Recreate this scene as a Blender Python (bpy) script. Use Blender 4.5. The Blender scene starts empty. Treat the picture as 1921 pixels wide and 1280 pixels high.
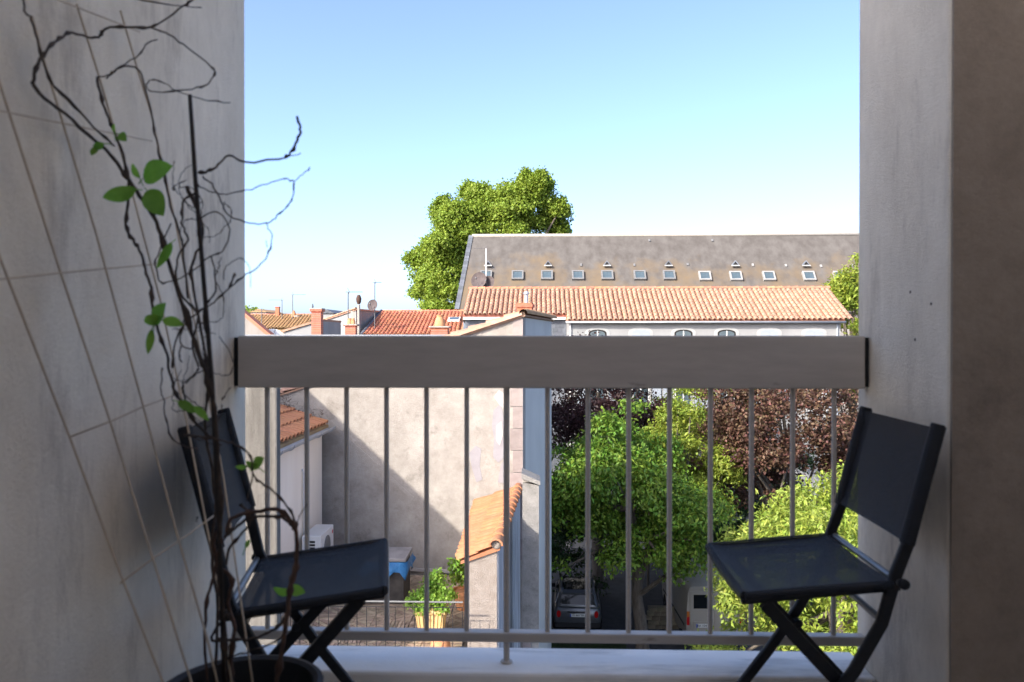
import bpy, bmesh, math, random
import numpy as np
from mathutils import Vector, Matrix
R = math.radians
sc = bpy.context.scene
# ------------------------------------------------------------------ camera
CAMZ = 10.5
YAW, PIT, FPX = R(1.8), R(-0.46), 1494.1
cd = bpy.data.cameras.new('camera'); cam = bpy.data.objects.new('camera', cd)
sc.collection.objects.link(cam); sc.camera = cam
cam.location = (0, 0, CAMZ); cam.rotation_euler = (R(90) + PIT, 0, YAW)
cd.sensor_width = 36; cd.lens = FPX * 36 / 1921; cd.clip_start = 0.05; cd.clip_end = 5000
cd.dof.use_dof = True; cd.dof.focus_distance = 32; cd.dof.aperture_fstop = 5.6
# ------------------------------------------------------------------ sky, sun, exposure
SUN = Vector((-1.0, -1.02, 0.88)).normalized()          # towards the sun
w = bpy.data.worlds.new('World'); sc.world = w; w.use_nodes = True
nt = w.node_tree; bg = nt.nodes['Background']
sky = nt.nodes.new('ShaderNodeTexSky'); sky.sky_type = 'NISHITA'; sky.sun_disc = False
sky.sun_elevation = math.asin(SUN.z); sky.sun_rotation = math.atan2(SUN.x, SUN.y)
sky.air_density = 0.48; sky.dust_density = 2.4; sky.ozone_density = 1.8; sky.altitude = 20
nt.links.new(sky.outputs[0], bg.inputs[0]); bg.inputs[1].default_value = 0.15
sl = bpy.data.lights.new('sun', 'SUN'); sun = bpy.data.objects.new('sun', sl); sc.collection.objects.link(sun)
sl.energy = 2.0; sl.angle = R(0.53); sl.color = (1.0, 0.93, 0.82)
sun.rotation_euler = SUN.to_track_quat('Z', 'Y').to_euler(); sun.location = (-30, -10, 40)
sc.view_settings.view_transform = 'Standard'; sc.view_settings.look = 'None'
sc.view_settings.exposure = 1.88; sc.view_settings.gamma = 1.0; sc.view_settings.use_curve_mapping = False
sc.cycles.use_denoising = True; sc.cycles.max_bounces = 8; sc.cycles.diffuse_bounces = 5
sc.cycles.transparent_max_bounces = 8; sc.cycles.sample_clamp_indirect = 6

# ------------------------------------------------------------------ pixel -> place
def ray(px, py):
    a, b = (px - 960.5) / FPX, (640 - py) / FPX
    fy = math.cos(PIT) - b * math.sin(PIT); fz = math.sin(PIT) + b * math.cos(PIT)
    return Vector((a * math.cos(YAW) - fy * math.sin(YAW), a * math.sin(YAW) + fy * math.cos(YAW), fz))
CAM = Vector((0, 0, CAMZ))
def aty(px, py, Y): r = ray(px, py); return CAM + r * (Y / r.y)
def atz(px, py, Z): r = ray(px, py); return CAM + r * ((Z - CAMZ) / r.z)
def atx(px, py, X): r = ray(px, py); return CAM + r * (X / r.x)

# ------------------------------------------------------------------ materials
MATS = {}
def mat(name, c1, c2=None, scale=4.0, rough=0.85, bump=0.0, bscale=None, stretch=(1, 1, 1), c3=None, s3=1.0, t3=0.5, w3=0.12,
        stretch3=(1, 1, 1), spec=0.3, metal=0.0, island=0.0, trans=None, bdist=0.01, contrast=0.25, detail=6.0):
    """c1/c2 mixed by noise, c3 = patches with a shape of their own, island = per-piece variation"""
    if name in MATS: return MATS[name]
    m = bpy.data.materials.new(name); m.use_nodes = True; t = m.node_tree; N = t.nodes; L = t.links
    p = N['Principled BSDF']; p.inputs['Roughness'].default_value = rough; p.inputs['Specular IOR Level'].default_value = spec
    p.inputs['Metallic'].default_value = metal
    tc = N.new('ShaderNodeTexCoord')
    def noise(s, st, det=detail):
        mp = N.new('ShaderNodeMapping'); mp.inputs['Scale'].default_value = st
        L.new(tc.outputs['Object'], mp.inputs['Vector'])
        n = N.new('ShaderNodeTexNoise'); n.inputs['Scale'].default_value = s; n.inputs['Detail'].default_value = det
        n.inputs['Roughness'].default_value = 0.62; L.new(mp.outputs[0], n.inputs['Vector']); return n
    rgb = lambda c: (c[0], c[1], c[2], 1)
    col = None
    if c2 is not None:
        n = noise(scale, stretch); r = N.new('ShaderNodeValToRGB')
        r.color_ramp.elements[0].position = 0.5 - contrast / 1.6; r.color_ramp.elements[1].position = 0.5 + contrast / 1.6
        r.color_ramp.elements[0].color = rgb(c1); r.color_ramp.elements[1].color = rgb(c2)
        L.new(n.outputs['Fac'], r.inputs['Fac']); col = r.outputs['Color']
    if c3 is not None:
        n3 = noise(s3, stretch3, 8.0); r3 = N.new('ShaderNodeValToRGB')
        r3.color_ramp.elements[0].position = t3; r3.color_ramp.elements[1].position = t3 + w3
        L.new(n3.outputs['Fac'], r3.inputs['Fac'])
        mx = N.new('ShaderNodeMix'); mx.data_type = 'RGBA'; L.new(r3.outputs['Color'], mx.inputs[0])
        if col is not None: L.new(col, mx.inputs[6])
        else: mx.inputs[6].default_value = rgb(c1)
        mx.inputs[7].default_value = rgb(c3); col = mx.outputs[2]
    if island > 0:
        g = N.new('ShaderNodeNewGeometry'); oi = N.new('ShaderNodeObjectInfo')
        ad = N.new('ShaderNodeMath'); ad.operation = 'ADD'; L.new(g.outputs['Random Per Island'], ad.inputs[0]); L.new(oi.outputs['Random'], ad.inputs[1])
        fr = N.new('ShaderNodeMath'); fr.operation = 'FRACT'; L.new(ad.outputs[0], fr.inputs[0])
        mr = N.new('ShaderNodeMapRange'); mr.inputs['To Min'].default_value = 1 - island; mr.inputs['To Max'].default_value = 1 + island
        L.new(fr.outputs[0], mr.inputs[0])
        hs = N.new('ShaderNodeHueSaturation'); L.new(mr.outputs[0], hs.inputs['Value'])
        mh = N.new('ShaderNodeMapRange'); mh.inputs['To Min'].default_value = 0.5 - island * 0.06; mh.inputs['To Max'].default_value = 0.5 + island * 0.06
        sq = N.new('ShaderNodeMath'); sq.operation = 'MULTIPLY'; sq.inputs[1].default_value = 7.31; L.new(fr.outputs[0], sq.inputs[0])
        f2 = N.new('ShaderNodeMath'); f2.operation = 'FRACT'; L.new(sq.outputs[0], f2.inputs[0]); L.new(f2.outputs[0], mh.inputs[0])
        L.new(mh.outputs[0], hs.inputs['Hue'])
        if col is not None: L.new(col, hs.inputs['Color'])
        else: hs.inputs['Color'].default_value = rgb(c1)
        col = hs.outputs['Color']
    if col is not None: L.new(col, p.inputs['Base Color'])
    else: p.inputs['Base Color'].default_value = rgb(c1)
    if bump > 0:
        nb = noise(bscale or scale * 4, (1, 1, 1), 8.0); b = N.new('ShaderNodeBump'); b.inputs['Strength'].default_value = bump
        b.inputs['Distance'].default_value = bdist; L.new(nb.outputs['Fac'], b.inputs['Height']); L.new(b.outputs[0], p.inputs['Normal'])
    if trans is not None:                                # thin leaf: light passes through
        tr = N.new('ShaderNodeBsdfTranslucent'); ms = N.new('ShaderNodeMixShader'); ms.inputs[0].default_value = trans
        if col is not None:
            h2 = N.new('ShaderNodeHueSaturation'); h2.inputs['Value'].default_value = 1.5; h2.inputs['Hue'].default_value = 0.485
            L.new(col, h2.inputs['Color']); L.new(h2.outputs[0], tr.inputs['Color'])
        else: tr.inputs['Color'].default_value = rgb(c1)
        o = N['Material Output']; L.new(p.outputs[0], ms.inputs[1]); L.new(tr.outputs[0], ms.inputs[2]); L.new(ms.outputs[0], o.inputs['Surface'])
    MATS[name] = m; return m

# foreground
CONC = mat('balcony_plaster', (.64, .57, .465), (.86, .785, .66), 3.0, .92, .7, 130, (1, 1, .6), c3=(.36, .30, .235), s3=3.2, t3=.51, w3=.25, stretch3=(1.8, 1.8, .45), bdist=.006, contrast=.3, detail=10)
SILLM = mat('sill_paint', (.82, .79, .745), (.88, .855, .81), 5, .8, .35, 60, c3=(.46, .45, .43), s3=7, t3=.53, w3=.22, stretch3=(.4, 2, 2), bdist=.003)
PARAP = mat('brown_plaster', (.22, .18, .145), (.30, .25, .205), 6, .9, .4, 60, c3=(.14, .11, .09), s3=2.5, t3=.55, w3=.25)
FLOORM = mat('balcony_floor_tile', (.52, .45, .38), (.60, .53, .46), 3, .7, .2, 30)
METAL = mat('grey_railing_paint', (.42, .38, .34), (.48, .44, .395), 14, .45, .15, 140, stretch=(.5, 1, 3), c3=(.22, .19, .165), s3=18, t3=.66, w3=.08, stretch3=(.3, 1, 1), bdist=.001)
GASKET = mat('black_rubber', (.012, .012, .012), None, rough=.8)
CHAIRF = mat('black_powder_coat', (.010, .011, .014), (.016, .017, .02), 60, .5, .1, 300, bdist=.0006)
CROSSB = mat('grey_steel_tube', (.16, .17, .18), (.22, .23, .24), 30, .4, metal=.6)
FABRIC = mat('charcoal_mesh_fabric', (.017, .019, .025), (.028, .031, .038), 220, .75, .5, 700, bdist=.0008)
_t = FABRIC.node_tree; _tp = _t.nodes.new('ShaderNodeBsdfTransparent'); _ms = _t.nodes.new('ShaderNodeMixShader'); _ms.inputs[0].default_value = .17   # open weave
_t.links.new(_t.nodes['Principled BSDF'].outputs[0], _ms.inputs[1]); _t.links.new(_tp.outputs[0], _ms.inputs[2]); _t.links.new(_ms.outputs[0], _t.nodes['Material Output'].inputs['Surface'])
POTM = mat('black_plastic_pot', (.018, .018, .02), (.03, .03, .032), 12, .5)
SOIL = mat('potting_soil', (.02, .014, .01), (.05, .035, .025), 40, 1, .8, 80)
STEM = mat('vine_bark', (.035, .026, .021), (.075, .055, .043), 60, .85, .6, 160, bdist=.002)
STEMB = mat('dry_vine_bark', (.05, .028, .02), (.10, .06, .045), 50, .85, .6, 160, bdist=.002)
STAKE = mat('dark_stake', (.018, .014, .013), (.03, .024, .02), 40, .6)
CORD = mat('straw_cord', (.48, .39, .29), (.56, .46, .35), 60, .9, .4, 300)
VLEAF = mat('vine_leaf', (.11, .27, .03), (.16, .34, .05), 30, .45, .2, 90, island=.25, trans=.45)
# houses
STUCCO = mat('weathered_stucco', (.27, .24, .21), (.42, .385, .345), 1.6, .95, .8, 55, c3=(.165, .145, .125), s3=2.8, t3=.55, w3=.22, bdist=.018, detail=9)
SIDEW = mat('stained_white_render', (.50, .475, .44), (.60, .575, .535), 1.0, .9, .5, 25, (.4, .4, .4), c3=(.20, .19, .18), s3=1.3, t3=.55, w3=.25, stretch3=(.45, .3, .14))
CREAM = mat('cream_render', (.74, .66, .56), (.82, .75, .65), 1.2, .9, .25, 40, (1, 1, .3), bdist=.006)
WHITEW = mat('white_render', (.245, .245, .243), (.30, .30, .298), .8, .9, .2, 20, (1, 1, .4))
GREYW = mat('dirty_grey_render', (.22, .20, .18), (.33, .305, .28), .9, .92, .4, 16, (3, 3, .35))
QUOIN = mat('quoin_stone', (.25, .205, .19), (.33, .28, .26), 5, .95, .6, 40, island=.12)
PLASTERP = mat('pale_plaster', (.44, .40, .365), (.50, .455, .42), 4, .9, .4, 50)
PATCHG = mat('grey_bare_render', (.27, .25, .26), (.32, .30, .31), 5, .9, .4, 50)
CONCR = mat('raw_concrete', (.11, .102, .09), (.19, .178, .16), 3.5, .95, .8, 45, (3, 3, .35), c3=(.27, .255, .24), s3=6, t3=.58, w3=.15, stretch3=(3, 3, .3), bdist=.012)
MOSSC = mat('mossy_concrete', (.19, .18, .165), (.30, .285, .265), 3, .95, .9, 40, c3=(.12, .115, .10), s3=4.5, t3=.52, w3=.18, bdist=.012)
DRIP = mat('black_streaked_render', (.20, .19, .19), (.46, .45, .45), 3.0, .95, .6, 40, (2, 2, .18), c3=(.72, .71, .70), s3=3.4, t3=.56, w3=.08, stretch3=(3, 3, .16))
PINKP = mat('coarse_pink_plaster', (.25, .21, .18), (.33, .285, .25), 8, .95, 1.0, 70, c3=(.30, .27, .24), s3=2.2, t3=.55, w3=.2, bdist=.012)
TILE = mat('terracotta_tile', (.34, .20, .13), (.45, .29, .205), 3, .9, .3, 40, c3=(.40, .27, .19), s3=6, t3=.6, w3=.15, island=.16)
TILER = mat('red_terracotta_tile', (.40, .15, .085), (.50, .215, .13), 3, .9, .3, 40, island=.18)
TILEO = mat('orange_new_tile', (.38, .155, .07), (.46, .21, .11), 5, .85, .3, 60, island=.08)
TILEB = mat('ochre_lichen_tile', (.34, .20, .10), (.44, .29, .14), 1.6, .95, .5, 8, c3=(.30, .17, .11), s3=3, t3=.5, w3=.2, island=.1)
SLATER = mat('lichened_slate_roof', (.082, .073, .066), (.122, .112, .103), 1.6, .85, .5, 14, (1, 1, .3), c3=(.15, .11, .068), s3=.5, t3=.45, w3=.25, stretch3=(1, 1, .6), detail=9)
SLATE = mat('blue_slate', (.085, .095, .115), (.15, .16, .18), 3, .55, .3, 30, island=.25)
ZINC = mat('zinc_sheet', (.34, .36, .39), (.44, .46, .49), 3, .45, metal=.3)
LIMEW = mat('white_ridge_mortar', (.33, .325, .315), (.39, .385, .375), 3, .9, .3, 20)
BRICK = mat('red_brick', (.36, .11, .065), (.44, .16, .10), 9, .9, .6, 40, (1, 1, 3), island=.1)
MORTAR = mat('lime_mortar_cap', (.30, .275, .24), (.38, .35, .31), 8, .95, .5, 40)
CLAYP = mat('clay_pot', (.50, .22, .10), (.58, .29, .15), 8, .85, .3, 40)
LEAD = mat('lead_flashing', (.07, .075, .10), (.12, .125, .15), 5, .6)
GLASS = mat('window_glass', (.05, .075, .09), (.09, .12, .14), 2, .06, spec=.8)
FRAMEW = mat('pale_window_frame', (.60, .59, .57), (.68, .67, .65), 6, .7)
FRAMEG = mat('grey_skylight_frame', (.14, .14, .14), (.19, .19, .19), 6, .6)
FRAMEL = mat('light_skylight_frame', (.25, .245, .235), (.31, .305, .295), 6, .7)
SHUT = mat('pale_shutter', (.27, .30, .345), (.32, .355, .40), 3, .7)
DARKIN = mat('dark_opening', (.02, .02, .02), None, rough=.9)
MAST = mat('antenna_metal', (.09, .09, .095), (.14, .14, .145), 10, .55)
DISH = mat('rusty_dish', (.065, .05, .05), (.10, .08, .078), 5, .7)
DISHW = mat('white_dish', (.68, .68, .68), (.76, .76, .76), 3, .5)
DECKW = mat('weathered_deck_wood', (.24, .18, .125), (.40, .31, .225), 7, .85, .6, 50, (1, 1, 1), island=.28, bdist=.004)
PLANTERM = mat('ribbed_yellow_planter', (.58, .40, .17), (.66, .48, .23), 6, .6)
BOXB = mat('black_wood_box', (.022, .02, .02), (.05, .045, .042), 8, .6, .3, 30)
BOXL = mat('worn_box_lid', (.16, .15, .155), (.27, .255, .255), 4, .5)
TARP = mat('blue_tarp', (.025, .13, .33), (.04, .19, .42), 6, .45, .8, 12, bdist=.03)
ACW = mat('off_white_enamel', (.62, .61, .59), (.68, .67, .65), 3, .5)
REDL = mat('red_print', (.5, .05, .06), None, rough=.5)
# ground and cars
ASPH = mat('asphalt', (.045, .047, .052), (.065, .066, .07), 3, .92, .4, 90)
LAWN = mat('lawn_soil', (.022, .035, .012), (.035, .05, .018), 4, 1, .4, 30)
GRASS = mat('grass_blade', (.04, .085, .02), (.06, .11, .025), 6, .7, island=.3, trans=.3)
STONE = mat('rubble_stone', (.17, .15, .11), (.26, .23, .17), 6, .95, .8, 30, island=.3)
PAINTG = mat('silver_grey_paint', (.13, .135, .145), None, rough=.28, spec=.6, metal=.45)
PAINTB = mat('black_car_paint', (.012, .013, .016), None, rough=.12, spec=.7)
PAINTV = mat('beige_van_paint', (.34, .31, .26), (.38, .35, .30), 1.5, .35, spec=.5)
CGLASS = mat('car_glass', (.008, .01, .012), None, rough=.06, spec=.35)
BPLAS = mat('black_car_plastic', (.02, .02, .022), None, rough=.5)
TYRE = mat('tyre_rubber', (.015, .015, .015), None, rough=.85)
RIM = mat('alloy_rim', (.35, .36, .37), None, rough=.3, metal=.9)
TAIL = mat('red_tail_lamp', (.45, .01, .012), None, rough=.12, spec=.8)
AMBER = mat('amber_lamp', (.55, .16, .03), None, rough=.15, spec=.8)
PLATE = mat('number_plate_white', (.70, .70, .66), None, rough=.4)
PBLUE = mat('number_plate_blue', (.02, .07, .40), None, rough=.4)
INK = mat('black_ink', (.01, .01, .012), None, rough=.6)
CHROME = mat('chrome', (.65, .66, .68), None, rough=.1, metal=1.0)
# leaves
L_PLANE = mat('plane_tree_leaf', (.17, .25, .028), (.23, .31, .045), .25, .55, island=.22, trans=.35)
L_MAPLE = mat('ash_maple_leaf', (.11, .205, .025), (.17, .27, .035), .6, .5, island=.45, trans=.28)
L_DARKP = mat('copper_leaf', (.030, .013, .014), (.045, .02, .02), .6, .5, island=.35, trans=.2)
L_YELL = mat('yellow_green_leaf', (.20, .27, .035), (.26, .31, .05), .6, .5, island=.35, trans=.38)
L_PLUM = mat('plum_leaf', (.07, .034, .024), (.145, .088, .055), .7, .5, island=.6, trans=.2, spec=.25)
L_GOLD = mat('golden_leaf', (.24, .32, .045), (.33, .39, .08), .7, .45, island=.35, trans=.4)
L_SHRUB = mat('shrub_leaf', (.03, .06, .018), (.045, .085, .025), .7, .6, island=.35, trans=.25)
L_POT = mat('potted_leaf', (.16, .30, .04), (.22, .36, .06), 3, .5, island=.3, trans=.4)
BARK = mat('tree_bark', (.085, .07, .055), (.16, .135, .11), 6, .95, .9, 25, (2, 2, .4), bdist=.02)

for _m in (CONC, STUCCO, PARAP, CONCR, MOSSC, PINKP):
    for _n in _m.node_tree.nodes:
        if _n.type == 'TEX_NOISE': _n.inputs['Roughness'].default_value = .78
# lichen keeps to the lower two thirds of the slate roof (object z runs up the slope)
_t = SLATER.node_tree; _r = [n for n in _t.nodes if n.type == 'VALTORGB'][1]; _src = _r.inputs['Fac'].links[0].from_socket
_tc = [n for n in _t.nodes if n.type == 'TEX_COORD'][0]; _sx = _t.nodes.new('ShaderNodeSeparateXYZ'); _t.links.new(_tc.outputs['Object'], _sx.inputs[0])
_mr = _t.nodes.new('ShaderNodeMapRange'); _mr.inputs['From Min'].default_value = 3.2; _mr.inputs['From Max'].default_value = 5.2; _mr.inputs['To Min'].default_value = .06; _mr.inputs['To Max'].default_value = -.22
_t.links.new(_sx.outputs['Z'], _mr.inputs[0]); _ad = _t.nodes.new('ShaderNodeMath'); _t.links.new(_src, _ad.inputs[0]); _t.links.new(_mr.outputs[0], _ad.inputs[1]); _t.links.new(_ad.outputs[0], _r.inputs['Fac'])

# ------------------------------------------------------------------ mesh helpers
W = {}
class MB:
    def __init__(s): s.v = []; s.f = []
    def add(s, vs, fs):
        o = len(s.v); s.v += [tuple(v) for v in vs]; s.f += [tuple(i + o for i in f) for f in fs]; return s
    def hexa(s, b, t):                       # b, t: 4 bottom and 4 top corners, same order (ccw from above)
        return s.add(list(b) + list(t), [(3, 2, 1, 0), (4, 5, 6, 7), (0, 1, 5, 4), (1, 2, 6, 5), (2, 3, 7, 6), (3, 0, 4, 7)])
    def box(s, x0, x1, y0, y1, z0, z1):
        return s.hexa([(x0, y0, z0), (x1, y0, z0), (x1, y1, z0), (x0, y1, z0)], [(x0, y0, z1), (x1, y0, z1), (x1, y1, z1), (x0, y1, z1)])
    def bbox(s, x0, x1, y0, y1, z0, z1, b=.004):          # box with chamfered edges
        bm = bmesh.new(); bmesh.ops.create_cube(bm, size=1)
        for v in bm.verts: v.co = ((x0 + x1) / 2 + v.co.x * (x1 - x0), (y0 + y1) / 2 + v.co.y * (y1 - y0), (z0 + z1) / 2 + v.co.z * (z1 - z0))
        bmesh.ops.bevel(bm, geom=bm.edges[:], offset=b, segments=2, affect='EDGES', profile=.5)
        bm.verts.index_update(); s.add([v.co[:] for v in bm.verts], [[v.index for v in f.verts] for f in bm.faces]); bm.free(); return s
    def obox(s, c, ax, ay, az, hx, hy, hz):
        c, ax, ay, az = Vector(c), Vector(ax), Vector(ay), Vector(az)
        q = [(-1, -1), (1, -1), (1, 1), (-1, 1)]
        return s.hexa([c + ax * hx * i + ay * hy * j - az * hz for i, j in q], [c + ax * hx * i + ay * hy * j + az * hz for i, j in q])
    def tube(s, pts, r, n=8, cap=True):
        pts = [Vector(p) for p in pts]; k = len(pts); rs = r if isinstance(r, (list, tuple)) else [r] * k
        up = None; rings = []
        for i, p in enumerate(pts):
            d = (pts[min(i + 1, k - 1)] - pts[max(i - 1, 0)]).normalized()
            if up is None: up = d.orthogonal().normalized()
            up = (up - d * up.dot(d)); up = up.normalized() if up.length > 1e-6 else d.orthogonal().normalized()
            sd = d.cross(up); rings.append([p + (up * math.cos(2 * math.pi * j / n) + sd * math.sin(2 * math.pi * j / n)) * rs[i] for j in range(n)])
        f = [(i * n + j, i * n + (j + 1) % n, (i + 1) * n + (j + 1) % n, (i + 1) * n + j) for i in range(k - 1) for j in range(n)]
        if cap: f += [tuple(range(n))[::-1], tuple((k - 1) * n + j for j in range(n))]
        return s.add([v for g in rings for v in g], f)
    def lathe(s, prof, c=(0, 0, 0), n=24, axis=None):
        M = Vector((0, 0, 1)).rotation_difference(Vector(axis)).to_matrix() if axis is not None else Matrix.Identity(3)
        k = len(prof); c = Vector(c)
        v = [c + M @ Vector((r * math.cos(2 * math.pi * j / n), r * math.sin(2 * math.pi * j / n), z)) for r, z in prof for j in range(n)]
        f = [(i * n + j, i * n + (j + 1) % n, (i + 1) * n + (j + 1) % n, (i + 1) * n + j) for i in range(k - 1) for j in range(n)]
        f += [tuple(range(n))[::-1], tuple((k - 1) * n + j for j in range(n))]
        return s.add(v, f)
    def prism(s, poly, d):                   # extrude a polygon (3d points) by vector d
        n = len(poly); d = Vector(d); p = [Vector(q) for q in poly]
        return s.add(p + [q + d for q in p], [tuple(range(n))[::-1], tuple(range(n, 2 * n))] + [(i, (i + 1) % n, n + (i + 1) % n, n + i) for i in range(n)])
    def build(s, name, m, parent=None, smooth=False, fixn=True):
        a = np.array(s.v, dtype=float); lo, hi = a.min(0), a.max(0); o = Vector(((lo[0] + hi[0]) / 2, (lo[1] + hi[1]) / 2, lo[2]))
        me = bpy.data.meshes.new(name); me.from_pydata([tuple(Vector(v) - o) for v in s.v], [], s.f)
        if fixn:
            bm = bmesh.new(); bm.from_mesh(me); bmesh.ops.recalc_face_normals(bm, faces=bm.faces[:]); bm.to_mesh(me); bm.free()
        me.materials.append(m); me.update()
        if smooth: shade(me, smooth)
        return link(name, me, Matrix.Translation(o), parent)
def shade(me, ang=True):
    me.polygons.foreach_set('use_smooth', [True] * len(me.polygons))
    if ang is not True:
        try: me.set_sharp_from_angle(angle=R(ang))
        except Exception: pass
def link(name, data, M, parent=None):
    o = bpy.data.objects.new(name, data); sc.collection.objects.link(o); o.matrix_basis = M; W[o.name] = M.copy()
    if parent is not None:
        o.parent = parent; o.matrix_parent_inverse = W[parent.name].inverted()
    return o
def tag(o, label, cat=None, group=None, kind=None):
    if label: o['label'] = label
    if cat: o['category'] = cat
    if group: o['group'] = group
    if kind: o['kind'] = kind
    return o
def thing(name, loc, label, cat, group=None): return tag(link(name, None, Matrix.Translation(Vector(loc))), label, cat, group)
def structure(o): o['kind'] = 'structure'; return o
def text_mesh(body, size, m):
    cu = bpy.data.curves.new('lettering', 'FONT'); cu.body = body; cu.size = size; cu.align_x = 'CENTER'; cu.align_y = 'CENTER'; cu.extrude = .001
    to = bpy.data.objects.new('lettering', cu); sc.collection.objects.link(to); bpy.context.view_layer.update()
    me = bpy.data.meshes.new_from_object(to.evaluated_get(bpy.context.evaluated_depsgraph_get())); me.name = 'lettering'
    bpy.data.objects.remove(to); me.materials.clear(); me.materials.append(m); return me

# ------------------------------------------------------------------ ground
structure(MB().add([(-900, -60, 0), (900, -60, 0), (900, 1800, 0), (-900, 1800, 0)], [(0, 1, 2, 3)]).build('ground', ASPH, fixn=False))
structure(MB().add([(.1, 17, .004), (3.0, 17, .004), (3.0, 27.2, .004), (.1, 27.2, .004)], [(0, 1, 2, 3)]).build('lawn', LAWN, fixn=False))

# ------------------------------------------------------------------ our balcony
XL, XR, FZ = -0.829, 0.886, 9.5
log = thing('balcony', (0, 0, FZ), 'shaded rough plaster balcony recess framing the view with wall and pillar', 'balcony')
MB().bbox(XL - .22, XL, -1.6, 2.25, FZ - .2, 13.0, .012).build('side_wall', CONC, log)
MB().bbox(XR, 1.75, 1.742, 2.232, FZ - .2, 13.0, .008).build('pillar', CONC, log)
MB().box(XR + .003, 1.549, 1.734, 1.7415, FZ, 12.98).build('pillar_dark_panel', PARAP, log)  # thin brown panel added to darken the shaded room side of the pillar
MB().box(1.55, 1.75, -1.6, 1.742, FZ - .2, 13.0).build('inner_wall', CONC, log)
MB().box(XL, 1.55, -1.6, -1.4, FZ, 13.0).build('back_wall', CONC, log)
MB().box(XL, 1.55, -1.4, 2.09, FZ - .2, FZ).build('floor', FLOORM, log)
MB().box(XL - .22, 1.75, -1.6, -0.5, 13.0, 13.25).build('cut_back_ceiling', CONC, log)  # out of view, cut back so sky and sun brighten the balcony
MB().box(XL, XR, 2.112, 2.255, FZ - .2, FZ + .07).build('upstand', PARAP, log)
MB().bbox(XL + .001, XR - .001, 2.095, 2.275, FZ + .07, FZ + .105, .008).build('sill', SILLM, log)
for q in ((1708, 548), (1747, 570), (1717, 637)):
    p = atx(q[0], q[1], XR); MB().lathe([(.0035, -.012), (.0035, .001), (.002, .0015)], p, 10, (-1, 0, 0)).build('wall_plug', GASKET, log)
# railing
YR = 2.17
rl = thing('balcony_railing', (0, YR, FZ + .105), 'grey metal balcony railing with wide flat handrail and thin upright bars', 'railing')
MB().bbox(XL + .012, XR - .012, 2.148, 2.192, 10.355, 10.497, .004).build('handrail', METAL, rl)
for x0, x1 in ((XL + .002, XL + .012), (XR - .012, XR - .002)): MB().box(x0, x1, 2.152, 2.19, 10.36, 10.492).build('end_gasket', GASKET, rl)
MB().bbox(XL + .004, XR - .004, 2.152, 2.188, 9.664, 9.69, .004).build('bottom_rail', METAL, rl)
bal = MB().tube([(0, 0, 0), (0, 0, .667)], .0068, 14).build('baluster', METAL, rl, smooth=40)
bal.matrix_basis = W[bal.name] = Matrix.Translation((-.743, YR, 9.689))
for i in range(1, 15):
    if i == 6: continue
    link('baluster', bal.data, Matrix.Translation((-.743 + .1102 * i, YR, 9.689)), rl)
MB().tube([(-.083, YR - .003, 9.606), (-.083, YR - .003, 10.357)], .0085, 14).build('post', METAL, rl, smooth=40)
MB().lathe([(.017, 0), (.016, .004), (.009, .006)], (-.083, YR - .003, 9.606), 14).build('post_foot', METAL, rl, smooth=40)

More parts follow.
